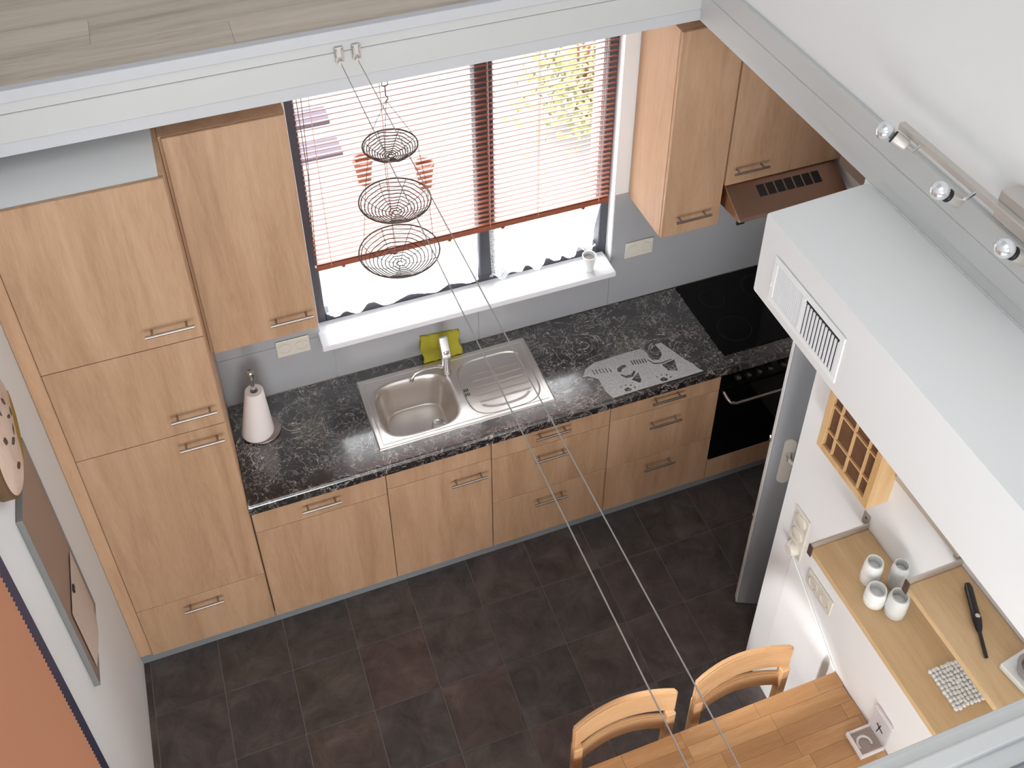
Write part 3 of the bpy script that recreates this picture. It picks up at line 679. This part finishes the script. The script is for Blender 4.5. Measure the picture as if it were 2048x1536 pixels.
# ---- hanging wire baskets
HX, HY = .832, -.425
t = thing('hanging_basket', 'three tier dark wire hanging basket on chains in front of the window', 'hanging basket', (HX, HY, 2.0)); L = t.location
b = BM()
ring = [(HX + .012 * math.cos(a), HY, 2.942 + .012 * math.sin(a)) for a in [PI * 2 * k / 14 for k in range(14)]]
tube(b, ring, .0016, 6, closed=True); tube(b, [(HX, HY, 2.93), (HX, HY, 2.89), (HX + .006, HY, 2.883), (HX + .008, HY, 2.873), (HX, HY, 2.866)], .0022, 6)
tube(b, [(HX, HY + .0, 2.955), (HX, HY, 2.95)], .003, 6)
obj('hook', b, 'wire', t, L)
tiers = [(2.664, .107, .052), (2.392, .145, .062), (2.124, .168, .07)]
for (zr, r, dp) in tiers:
    b = BM()
    tube(b, [(HX + r * math.cos(a), HY + r * math.sin(a), zr) for a in [2 * PI * k / 40 for k in range(40)]], .0032, 6, closed=True)
    turns = 10; pts = []
    for k in range(turns * 26 + 1):
        f = k / (turns * 26); rr = .008 + (r - .008) * f; a = f * turns * 2 * PI
        zz = zr - dp * (1 - (rr / r) ** 2.2) + .003 * math.sin(k * 1.7)
        pts.append((HX + rr * math.cos(a), HY + rr * math.sin(a), zz))
    tube(b, pts, .0021, 5)
    for k in range(8):
        a = 2 * PI * k / 8 + .2
        tube(b, [(HX + r * s * math.cos(a + .25 * (1 - s)), HY + r * s * math.sin(a + .25 * (1 - s)), zr - dp * (1 - s ** 2.2) - .002) for s in (.06, .3, .55, .8, 1)], .0013, 5)
    obj('wire_bowl', b, 'wire', t, L)
for k in range(3):
    a = 2 * PI * k / 3 + 2.15; seq = [(HX, HY, 2.868)] + [(HX + r * math.cos(a + i * .12), HY + r * math.sin(a + i * .12), zr) for i, (zr, r, dp) in enumerate(tiers)]
    b = BM()
    for p, q_ in zip(seq, seq[1:]):
        p, q_ = Vector(p), Vector(q_); n = int((q_ - p).length / .014)
        for i in range(n):
            c0 = p.lerp(q_, i / n); c1 = p.lerp(q_, (i + 1) / n); mid = (c0 + c1) / 2; d_ = (c1 - c0); sd = d_.orthogonal().normalized() * .0026
            if i % 2: sd = d_.cross(sd).normalized() * .0026
            tube(b, [c0 - d_ * .12, mid + sd, c1 + d_ * .12, mid - sd], .0008, 4, closed=True)
    obj('chain', b, 'wire', t, L)
# ---- tension cables
for i, (xa, xb, lab) in enumerate(((.672, .700, 'left thin steel cable stretched across the void above the kitchen'), (.734, .785, 'right thin steel cable stretched across the void above the kitchen'))):
    t = thing('tension_cable', lab, 'cable', (xa, YF - .008, 3.09), 'parallel steel cables over the kitchen'); L = t.location
    b = BM(); tube(b, [(xa, YF - .03, 3.09), ((xa + xb) / 2, -1.78, 3.087), (xb, YN + .02, 3.10)], .0017, 8); obj('wire_rope', b, 'cable', t, L, smooth=True)
    b = BM(); bx(b, xa - .016, xa + .016, YF - .016, YF - .0085, 3.085, 3.145, .003)
    bx(b, xa - .014, xa - .008, YF - .03, YF - .016, 3.11, 3.14, .002); bx(b, xa + .008, xa + .014, YF - .03, YF - .016, 3.11, 3.14, .002)
    tube(b, [(xa, YF - .012, 3.09), (xa, YF - .034, 3.09)], .010, 12); obj('wall_clamp', b, 'lamp_metal', t, L)
    b = BM(); bx(b, xb - .014, xb + .014, YN + .0015, YN + .02, 3.08, 3.12, .003); obj('end_clamp', b, 'lamp_metal', t, L)
# ---- vent grille on the soffit
t = thing('air_vent', 'white air vent grille with half open louvers on the soffit box side', 'vent', (1.735, -1.865, 2.68))
t.rotation_euler = (0, 0, math.atan2(1.741 - 1.713, 3.3 - 1.583) * -1)
yv0, yv1, zv0, zv1 = -.188, .188, -.005, .178
ym = .018
b = BM(); bx(b, -.0065, 0, yv0, yv1, zv1 - .022, zv1, .002); bx(b, -.0065, 0, yv0, yv1, zv0, zv0 + .022, .002); bx(b, -.0065, 0, yv0, yv0 + .022, zv0 + .022, zv1 - .022, .002); bx(b, -.0065, 0, yv1 - .022, yv1, zv0 + .022, zv1 - .022, .002); bx(b, -.0065, 0, ym - .008, ym + .008, zv0 + .022, zv1 - .022, .001)
obj('vent_frame', b, 'white_wall', t)
obj('backing', bx(BM(), -.0012, 0, yv0 + .022, ym - .008, zv0 + .022, zv1 - .022), 'dark', t)
obj('backing', bx(BM(), -.0012, 0, ym + .008, yv1 - .022, zv0 + .022, zv1 - .022), 'louver', t)
n = 11
for k in range(n + 1):
    yy = yv0 + .022 + (ym - .008 - yv0 - .022) * (k + .0) / n
    obj('louver', bx(BM(), -.006, -.0013, yy - .0045, yy + .0045, zv0 + .022, zv1 - .034, .001), 'louver', t)
n = 16
for k in range(n):
    yy = ym + .008 + (yv1 - .022 - ym - .008) * (k + .5) / n
    obj('louver', bx(BM(), -.0045, -.0013, yy - .0039, yy + .0039, zv0 + .022, zv1 - .022, .001), 'louver', t)
b = BM(); tube(b, [(-.008, yv1 - .011, .06), (-.013, yv1 - .011, .066), (-.013, yv1 - .013, .075), (-.008, yv1 - .011, .08)], .0016, 6); obj('pull_knob', b, 'white_plastic', t)
# ---- spice cabinet
SPx0, SPx1, SPy0, SPy1, SPz0, SPz1 = 2.032, XR - .001, -2.036, -1.732, 1.893, 2.30
t = thing('spice_cabinet', 'small pine spice cabinet with glazed lattice door on the right wall', 'cabinet', (2.08, -1.884, SPz0)); L = t.location
b = BM(); bx(b, SPx0 + .02, SPx1, SPy0 + .004, SPy0 + .014, SPz0, SPz1); bx(b, SPx0 + .02, SPx1, SPy1 - .014, SPy1 - .004, SPz0, SPz1); bx(b, SPx0 + .02, SPx1, SPy0 + .014, SPy1 - .014, SPz0, SPz0 + .01); bx(b, SPx0 + .02, SPx1, SPy0 + .014, SPy1 - .014, SPz1 - .01, SPz1)
obj('case', b, 'spice', t, L)
obj('back_panel', bx(BM(), SPx1 - .03, SPx1 - .022, SPy0 + .014, SPy1 - .014, SPz0 + .01, SPz1 - .01), 'spice_in', t, L)
fwv = .03; b = BM(); x0, x1 = SPx0, SPx0 + .019
bx(b, x0, x1, SPy0, SPy0 + fwv, SPz0, SPz1, .002); bx(b, x0, x1, SPy1 - fwv, SPy1, SPz0, SPz1, .002); bx(b, x0, x1, SPy0 + fwv, SPy1 - fwv, SPz0, SPz0 + fwv, .002); bx(b, x0, x1, SPy0 + fwv, SPy1 - fwv, SPz1 - fwv, SPz1, .002)
dd = obj('lattice_door', b, 'spice', t, L)
for f in (.20, .52, .83): obj('bar', bx(BM(), x0 + .003, x0 + .012, SPy1 - fwv - f * (SPy1 - SPy0 - 2 * fwv) - .0035, SPy1 - fwv - f * (SPy1 - SPy0 - 2 * fwv) + .0035, SPz0 + fwv, SPz1 - fwv), 'spice', dd, L)
for z in (2.005, 2.135, 2.2): obj('bar', bx(BM(), x0 + .004, x0 + .013, SPy0 + fwv, SPy1 - fwv, z - .0035, z + .0035), 'spice', dd, L)
obj('pane', bx(BM(), x0 + .0135, x0 + .016, SPy0 + fwv, SPy1 - fwv, SPz0 + fwv, SPz1 - fwv), 'spice_glass', dd, L)
for z in (2.0, 2.13): obj('shelf_board', bx(BM(), SPx0 + .025, SPx1 - .031, SPy0 + .015, SPy1 - .015, z - .004, z + .004), 'spice', t, L)
# ---- wall shelves
def shelf(y0, y1, x0, z, label, end):
    t = thing('wall_shelf', label, 'shelf', ((x0 + XR) / 2, (y0 + y1) / 2, z - .024), 'wooden shelves on the right wall'); L = t.location
    obj('board', bx(BM(), x0, XR - .0015, y0, y1, z - .024, z, .002), 'shelf', t, L)
    b = BM(); bx(b, x0 - .004, XR - .002, end, end + .006, z - .024, z + .03); bx(b, XR - .0035, XR - .0005, end + .006, end + .04, z - .002, z + .062); brk = obj('bracket', b, 'lamp_metal', t, L)
    obj('end_cap', bx(BM(), x0 - .008, x0 - .004, end - .014, end + .008, z - .026, z + .030, .001), 'cap', brk, L)
    b = BM(); lathe(b, [(.006, XR - .0036), (.006, XR - .006), (.001, XR - .0065)], (0, end + .022, z + .04), 12, 'x'); obj('screw', b, 'chrome', brk, L)
shelf(-2.98, -1.995, 1.882, 1.68, 'lower wooden wall shelf holding four white jars', -1.995)
shelf(-2.98, -2.375, 1.917, 2.01, 'upper wooden wall shelf carrying the black lighter', -2.375)
# cups
def cup(x, y, h, r, label, m='ceramic', deep=.03):
    z = 1.681; t = thing('jar', label, 'jar', (x, y, z), 'white jars on the lower shelf'); L = t.location
    b = BM(); lathe(b, [(r * .82, z), (r * .98, z + .01), (r, z + h * .45), (r * .97, z + h * .5), (r, z + h * .55), (r * .95, z + h * .85), (r * .84, z + h), (r * .70, z + h), (r * .66, z + h - deep), (.001, z + h - deep)], (x, y, 0), 28)
    obj('jar_body', b, m, t, L, smooth=True)
    b = BM(); lathe(b, [(r * .64, z + h - deep + .0008), (r * .5, z + h - deep + .005), (.001, z + h - deep + .006)], (x, y, 0), 20); obj('wax', b, 'louver', t, L, smooth=True)
M['milk_glass'] = mat('grey_milk_glass', (220, 223, 222), 0.12)
cup(2.0, -2.17, .115, .034, 'white jar nearest the wall corner in the back left of the four')
cup(1.966, -2.243, .080, .037, 'shorter white jar at the shelf front edge left of the others')
cup(2.008, -2.300, .105, .036, 'greyish jar nearest the camera on the lower shelf', 'milk_glass')
cup(2.073, -2.215, .125, .030, 'grey glass jar partly hidden beneath the upper shelf bracket', 'milk_glass')
# lighter
t = thing('gas_lighter', 'black long neck gas lighter lying on the upper shelf', 'lighter', (2.045, -2.53, 2.0105), rz=math.radians(244)); 
b = BM(); tube(b, [(-.10, 0, .013), (-.085, 0, .0135), (-.02, 0, .0135), (.02, 0, .0145), (.042, 0, .012), (.055, 0, .008)], [.009, .0125, .0125, .0145, .011, .007], 12); obj('grip', b, 'black', t, smooth=True)
b = BM(); tube(b, [(.052, 0, .009), (.135, 0, .009)], .0058, 10); obj('nozzle', b, 'black', t, smooth=True)
b = BM(); lathe(b, [(.0075, .0275), (.006, .0295), (.001, .030)], (.014, 0, 0), 14); obj('button', b, 'lamp_metal', t, smooth=True)
# pebble mat
t = thing('pebble_mat', 'square trivet of small white pebbles on the lower shelf', 'trivet', (2.046, -2.578, 1.681)); 
obj('mesh_backing', bx(BM(), -.058, .058, -.064, .064, 0, .004), 'ceramic', t)
rnd = random.Random(5); pm = []
for v in range(3):
    b = BM(); bmesh.ops.create_icosphere(b, subdivisions=1, radius=1.0)
    for q_ in b.verts: q_.co *= rnd.uniform(.82, 1.1)
    o = obj('pebble', b, 'ceramic', t, smooth='all'); pm.append(o)
first = 0
for i in range(9):
    for j in range(10):
        x = -.056 + i * .014 + rnd.uniform(-.002, .002); yy = -.063 + j * .014 + rnd.uniform(-.002, .002)
        if abs(x) > .066: continue
        if first < 3: o = pm[first]
        else:
            o = bpy.data.objects.new('pebble', pm[rnd.randrange(3)].data); C.objects.link(o); o.parent = t
        first += 1
        o.location = (x, yy, .007); s = rnd.uniform(.0074, .0090); o.scale = (s, s * rnd.uniform(.9, 1.2), .007); o.rotation_euler = (0, 0, rnd.uniform(0, 3))
# candle holder on square base
t = thing('candle_holder', 'grey round tealight bowl on a square white plate, upper shelf', 'candle holder', (2.065, -2.732, 2.0105), rz=math.radians(8))
obj('base_plate', bx(BM(), -.055, .055, -.06, .055, 0, .022, .003), 'ceramic', t)
b = BM(); lathe(b, [(.036, .0225), (.042, .05), (.043, .052), (.032, .052), (.026, .036), (.001, .034)], (0, -.004, 0), 32); obj('bowl', b, 'bowl', t, smooth=True)
b = BM(); lathe(b, [(.019, .036), (.019, .047), (.001, .0475)], (0, -.004, 0), 20); obj('tealight', b, 'dark', t, smooth=True)
# ---- switches and socket on right wall
t = thing('light_switch', 'cream triple light switch column above the bright wall patch', 'switch', (XR, -1.68, 1.0)); L = t.location
obj('cover_plate', bx(BM(), XR - .010, XR - .0005, -1.727, -1.632, 1.075, 1.345, .004, 2), 'pvc', t, L)
for z in (1.30, 1.21):
    b = BM(); lathe(b, [(.034, XR - .0102), (.033, XR - .016), (.028, XR - .019), (.001, XR - .0195)], (0, -1.68, z), 24, 'x'); obj('rocker', b, 'pvc', t, L, smooth=True)
b = BM(); lathe(b, [(.033, XR - .0102), (.031, XR - .03), (.024, XR - .04), (.001, XR - .041)], (0, -1.68, 1.12), 24, 'x'); obj('dimmer_knob', b, 'pvc', t, L, smooth=True)
t = thing('wall_socket', 'cream double wall socket under the lower wooden shelf', 'socket', (XR, -1.868, 1.03)); L = t.location
obj('cover_plate', bx(BM(), XR - .009, XR - .0005, -1.955, -1.790, 1.03, 1.125, .004, 2), 'pvc', t, L)
for y in (-1.832, -1.913):
    b = BM(); lathe(b, [(.030, XR - .0092), (.030, XR - .0115), (.025, XR - .0115), (.023, XR - .003), (.001, XR - .003)], (0, y, 1.078), 24, 'x', cap=False); o = obj('outlet_ring', b, 'pvc', t, L, smooth=True)
    b = BM()
    for s in (-1, 1): lathe(b, [(.0055, XR - .0040), (.0055, XR - .003)], (0, y + s * .0095, 1.078), 8, 'x')
    obj('pin_hole', b, 'dark', o, L)
# ---- wall spotlight bar
t = thing('spotlight_bar', 'brushed nickel spotlight bar with silver bulbs on the upper right wall', 'lamp', (XR, -2.17, 3.27)); L = t.location
XB = 2.055
obj('wall_mount', bx(BM(), XB + .018, XR + .0115, -2.29, -2.085, 3.235, 3.325, .003), 'lamp_metal', t, L)
obj('wall_plate', bx(BM(), XR + .0, XR + .0118, -2.26, -2.11, 3.326, 3.345, .001), 'louver', t, L)
obj('bar', bx(BM(), XB - .004, XB + .018, -2.68, -1.70, 3.268, 3.293, .003), 'lamp_metal', t, L)
def head(yb, can, bulb, label):
    can, bulb = Vector(can), Vector(bulb); d_ = (bulb - can).normalized()
    b = BM(); tube(b, [(XB, yb, 3.278), (XB - .02, yb + .004, 3.258), can - d_ * .012], .005, 8); hd = obj('spot_arm', b, 'chrome', t, L, smooth=True)
    b = BM(); tube(b, [can - d_ * .026, can - d_ * .02, can + d_ * .018], [.016, .02, .021], 16); obj('lamp_holder', b, 'lamp_metal', hd, L, smooth=True)
    b = BM(); tube(b, [can + d_ * .0175, can + d_ * .023], .0195, 16); obj('collar', b, 'black', hd, L)
    b = BM(); pts = []; rs = []
    for k in range(9):
        a = PI * k / 8; pts.append(can + d_ * (.024 + .030 * (1 - math.cos(a)) / 1.0 * .85)); rs.append(max(.012 if k == 0 else .0008, .0285 * math.sin(a)))
    tube(b, pts, rs, 20); obj('bulb', b, 'bulb', hd, L, smooth='all')
head(-1.80, (XB - .028, -1.745, 3.262), (XB - .06, -1.70, 3.285), '')
head(-2.03, (XB - .035, -1.995, 3.240), (XB - .085, -1.975, 3.275), '')
head(-2.28, (XB - .035, -2.245, 3.240), (XB - .085, -2.225, 3.275), '')
head(-2.60, (XB - .035, -2.57, 3.240), (XB - .085, -2.55, 3.275), '')
# ---- left wall: wood slice, magnet board, pleated blind
t = thing('wood_slice_plaque', 'round wooden slice plaque with leaf drawings on the left wall', 'plaque', (XL, -1.03, 2.06)); L = t.location
PC = (-1.20, 2.455); pr_ = .195
b = BM(); lathe(b, [(pr_ - .004, XL + .001), (pr_, XL + .006), (pr_, XL + .042), (pr_ - .008, XL + .046)], (0, PC[0], PC[1]), 48, 'x'); obj('bark_rim', b, 'plate_rim', t, L, smooth=True)
b = BM(); lathe(b, [(pr_ - .009, XL + .0462), (pr_ - .011, XL + .0478), (.001, XL + .0485)], (0, PC[0], PC[1]), 48, 'x'); fc = obj('face', b, 'plate_face', t, L, smooth=True)
b = BM(); pa = [math.radians(-78 + 6 * k) for k in range(14)]
prism(b, [(PC[0] + (pr_ - .006) * math.cos(a), PC[1] + (pr_ - .006) * math.sin(a)) for a in pa] + [(PC[0] + (pr_ - .008 - .05 * math.sin(PI * k / 13)) * math.cos(a), PC[1] + (pr_ - .008 - .05 * math.sin(PI * k / 13)) * math.sin(a)) for k, a in reversed(list(enumerate(pa)))], XL + .0462, XL + .0492, 'x')
obj('bark_patch', b, 'bark_patch', fc, L)
def leaf(cy, cz, a, ln, wd):
    b = BM(); pts = []
    for s, k in [(1, i) for i in range(7)] + [(-1, i) for i in range(5, 0, -1)]:
        u = k / 6; pts.append((cy + math.cos(a) * ln * (u - .5) - math.sin(a) * s * wd * math.sin(PI * u), cz + math.sin(a) * ln * (u - .5) + math.cos(a) * s * wd * math.sin(PI * u)))
    prism(b, pts, XL + .0484, XL + .0492, 'x'); obj('leaf_drawing', b, 'leaf_print', fc, L)
for (cy, cz, a, ln, wd) in ((-1.10, 2.50, 2.0, .06, .008), (-1.11, 2.44, 2.4, .05, .007), (-1.07, 2.42, 1.2, .035, .009), (-1.17, 2.39, 2.6, .06, .012), (-1.22, 2.33, 2.5, .06, .012), (-1.24, 2.47, 2.2, .06, .012), (-1.12, 2.39, .4, .04, .009), (-1.18, 2.54, 1.9, .07, .008)):
    leaf(cy, cz, a, ln, wd)
t = thing('magnet_board', 'tall narrow grey framed board on the left wall by the larder', 'board', (XL, -1.15, 1.17)); L = t.location
by0_, by1_, bz0, bz1 = -1.322, -.972, 1.165, 2.19
obj('panel', bx(BM(), XL + .001, XL + .019, by0_ + .004, by1_ - .004, bz0 + .004, bz1 - .004), 'board_face', t, L)
b = BM(); bx(b, XL + .001, XL + .0215, by0_, by0_ + .008, bz0, bz1, .001); bx(b, XL + .001, XL + .0215, by1_ - .008, by1_, bz0, bz1, .001); bx(b, XL + .001, XL + .0215, by0_ + .008, by1_ - .008, bz0, bz0 + .008, .001); bx(b, XL + .001, XL + .0215, by0_ + .008, by1_ - .008, bz1 - .008, bz1, .001); obj('frame', b, 'board_frame', t, L)
b = BM(); NYp = 10; vv = []
for j in range(NYp + 1):
    v = j / NYp; z = 1.215 + .36 * v; row = [b.verts.new((XL + .021 + .012 * math.sin(PI * u) * (1 - v) + .002, -1.275 + .27 * u, z)) for u in [k / 8 for k in range(9)]]; vv.append(row)
for j in range(NYp):
    for k in range(8): b.faces.new((vv[j][k], vv[j][k + 1], vv[j + 1][k + 1], vv[j + 1][k]))
o = obj('paper_note', b, 'note', smooth='all'); recenter(o, (XL + .022, -1.14, 1.215)); tag(o, 'curling pale paper note stuck on the lower half of the grey board', 'paper')
o2 = obj('board_magnet', bx(BM(), XL + .0255, XL + .031, -1.175, -1.145, 1.548, 1.568, .002), 'black'); recenter(o2, (XL + .028, -1.16, 1.548)); tag(o2, 'small black magnet holding the paper note to the board', 'magnet')
t = thing('pleated_blind', 'orange brown pleated blind with navy edge on the left wall', 'blind', (XL, -2.2, .02)); L = t.location
b = BM(); N = 120; zb0, zb1 = .03, 2.94; rr = []
for k in range(N * 2 + 1):
    z = zb0 + (zb1 - zb0) * k / (2 * N); x = XL + .004 + (.0125 if k % 2 else 0)
    rr.append((b.verts.new((x, -1.6495, z)), b.verts.new((x, -2.95, z))))
for a_, c_ in zip(rr, rr[1:]): b.faces.new((a_[0], a_[1], c_[1], c_[0]))
obj('pleated_fabric', b, 'pleat', t, L)
obj('side_frame', bx(BM(), XL + .0005, XL + .014, -1.649, -1.585, zb0, zb1, .001), 'navy', t, L)
# ================================================================ DINING
TZ = .80
t = thing('dining_table', 'oiled butcher block dining table pushed against the right wall', 'table', (1.44, -2.46, 0)); L = t.location
TX0, TX1, TY0, TY1 = .74, XR - .002, -2.86, -2.068
top = obj('tabletop', bx(BM(), TX0, TX1, TY0, TY1, TZ - .034, TZ - .006, .002), 'table_oak', t, L)
rnd = random.Random(11); nr_ = 13; rw = (TY1 - TY0) / nr_
for r in range(nr_):
    x = TX0 - rnd.uniform(0, .3)
    while x < TX1:
        ln = rnd.uniform(.22, .48); x0, x1 = max(x, TX0), min(x + ln, TX1)
        if x1 - x0 > .01: obj('stave', bx(BM(), x0 + .0004, x1 - .0004, TY0 + r * rw + .0003, TY0 + (r + 1) * rw - .0003, TZ - .0058, TZ, .0006), 'table_oak', top, L)
        x += ln
for x in (TX0 + .05, TX1 - .05):
    for y in (TY0 + .05, TY1 - .05): obj('leg', bx(BM(), x - .03, x + .03, y - .03, y + .03, 0.001, TZ - .034, .004), 'table_oak', t, L)
b = BM(); bx(b, TX0 + .08, TX1 - .08, TY0 + .04, TY0 + .06, TZ - .12, TZ - .034); bx(b, TX0 + .08, TX1 - .08, TY1 - .06, TY1 - .04, TZ - .12, TZ - .034); obj('apron', b, 'table_oak', t, L)
def chair(xc, yb, zt, label, wd=.435):
    t = thing('dining_chair', label, 'chair', (xc, yb - .2, 0), 'light wooden chairs at the dining table')
    hw = wd / 2
    def arc(z0, z1, hw_, sag, th, yo):
        b = BM(); N = 12; V = []
        for k in range(N + 1):
            s = -1 + 2 * k / N; x = s * hw_; y = yo + sag * (1 - s * s)
            V.append([b.verts.new((x, y - th / 2, z0)), b.verts.new((x, y + th / 2, z0)), b.verts.new((x, y + th / 2, z1)), b.verts.new((x, y - th / 2, z1))])
        for A, B in zip(V, V[1:]):
            for i in range(4): b.faces.new((A[i], A[(i + 1) % 4], B[(i + 1) % 4], B[i]))
        b.faces.new(V[0][::-1]); b.faces.new(V[-1]); bmesh.ops.recalc_face_normals(b, faces=b.faces[:])
        return b
    b = arc(zt - .145, zt, hw, .042, .022, .19)
    es = [e for e in b.edges if len(e.link_faces) == 2 and e.calc_face_angle(0) > .8]
    bmesh.ops.bevel(b, geom=es, offset=.006, segments=2, affect='EDGES'); obj('top_rail', b, 'chair', t, smooth=True)
    b = arc(zt - .275, zt - .175, hw - .035, .036, .018, .192)
    es = [e for e in b.edges if len(e.link_faces) == 2 and e.calc_face_angle(0) > .8]
    bmesh.ops.bevel(b, geom=es, offset=.005, segments=2, affect='EDGES'); obj('lower_rail', b, 'chair', t, smooth=True)
    for s in (-1, 1):
        obj('leg', bx(BM(), s * (hw - .02) - .019, s * (hw - .02) + .019, .168, .206, .001, zt - .14, .004), 'chair', t)
        obj('leg', bx(BM(), s * (hw - .025) - .018, s * (hw - .025) + .018, -.215, -.179, .001, .49, .004), 'chair', t)
    b = BM(); prism(b, [(-hw + .005, -.225), (hw - .005, -.225), (hw - .03, .166), (-hw + .03, .166)], .49, .512, 'z', .005); obj('seat', b, 'chair', t, smooth=True)
    for z in (.43,):
        b = BM(); bx(b, -hw + .05, hw - .05, -.207, -.189, z, z + .058); bx(b, -hw + .05, hw - .05, .178, .194, z, z + .058); obj('seat_rail', b, 'chair', t)
    return t
chair(1.207, -1.985, .985, 'light wooden slat back chair in the middle of the table side, left of its twin')
chair(1.722, -1.985, .985, 'light wooden slat back chair next to the bright white wall patch')
# napkin holder
t = thing('napkin_holder', 'clear acrylic napkin holder with dragonfly on the table by the wall', 'napkin holder', (2.064, -2.35, TZ + .0005))
obj('base_tray', bx(BM(), -.053, .053, -.05, .05, 0, .008, .001), 'clear', t)
b = BM(); bx(b, -.053, -.045, -.05, .05, .0085, .03, .001); bx(b, -.045, .053, -.05, -.043, .0085, .03, .001); bx(b, -.045, .053, .044, .05, .0085, .026, .001); obj('rim', b, 'acrylic_edge', t)
bp = obj('back_panel', bx(BM(), .044, .053, -.05, .05, .0265, .17, .001), 'clear', t)
obj('top_edge', bx(BM(), .043, .054, -.05, .05, .1705, .176, .001), 'acrylic_edge', bp)
b = BM(); pts = []
for k in range(13): a = -.4 + (PI + .8) * k / 12; pts.append((-.005 + .028 * math.cos(a), -.005 + .028 * math.sin(a), .012))
tube(b, pts, .005, 8); obj('arm', b, 'acrylic_edge', t, smooth=True)
b = BM(); tube(b, [(.0425, .004, .06), (.0425, -.004, .115)], .0022, 6); tube(b, [(.0425, .016, .105), (.0425, -.002, .098), (.0425, -.022, .092)], .002, 6); obj('dragonfly', b, 'black', bp)
# blue cloth on the gallery floor near the camera
b = BM(); N = 16; V = []
for i in range(N + 1):
    col = []
    for j in range(N + 1):
        u, v = i / N, j / N; e = min(u, 1 - u, v, 1 - v)
        col.append(b.verts.new((1.02 + .8 * u, -3.232 - .5 * v, ZL + .003 + .05 * min(1, e * 8) + .012 * noise.noise(Vector((u * 5, v * 5, 2))))))
    V.append(col)
for i in range(N):
    for j in range(N): b.faces.new((V[i][j], V[i + 1][j], V[i + 1][j + 1], V[i][j + 1]))
bmesh.ops.recalc_face_normals(b, faces=b.faces[:])
o = obj('folded_blanket', b, 'blue_cloth', smooth='all'); recenter(o, (1.5, -3.48, ZL)); tag(o, 'pale blue folded blanket on the gallery floor at lower right corner', 'blanket')
# ---- garden seen through the blind
b = BM(); rnd = random.Random(3)
for k in range(900):
    c = Vector((rnd.gauss(0, .24), rnd.gauss(0, .34), .45 + rnd.gauss(0, .22))); s = rnd.uniform(.03, .06)
    a = Vector((rnd.uniform(-1, 1), rnd.uniform(-1, 1), rnd.uniform(-1, 1))).normalized(); q_ = a.orthogonal().normalized()
    b.faces.new([b.verts.new(c + a * s), b.verts.new(c + q_ * s * .5), b.verts.new(c - a * s), b.verts.new(c - q_ * s * .5)])
t = thing('garden_shrub', 'yellow green shrub outside behind the right side of the blind', 'shrub', (3.3, 3.1, -.15))
obj('foliage', b, 'leaf', t)['kind'] = 'stuff'
b = BM()
for k in range(6): tube(b, [(0, 0, 0), (rnd.uniform(-.1, .1), rnd.uniform(-.1, .1), .4), (rnd.uniform(-.3, .3), rnd.uniform(-.3, .3), .9)], .012, 6)
obj('stem', b, 'brown_dark', t)
t = thing('garden_planter', 'rust coloured planter pair outside behind the hanging baskets', 'planter', (1.55, 2.9, -.15))
for x in (-.2, .24):
    b = BM(); lathe(b, [(.05, 0), (.075, .2), (.08, .2), (.08, .23), (.065, .23), (.06, .18), (.001, .18)], (x, .12 if x < 0 else -.1, 0), 20); obj('tub', b, 'rust', t, smooth=True)
t = thing('paving_slab', 'violet grey paving slabs outside behind the left edge of the blind', 'paving', (.95, 3.75, -.15))
for k in range(2): obj('slab', bx(BM(), -.4, .32, -.32 + k * .5, -.08 + k * .5, 0, .04, .005), 'purple', t)
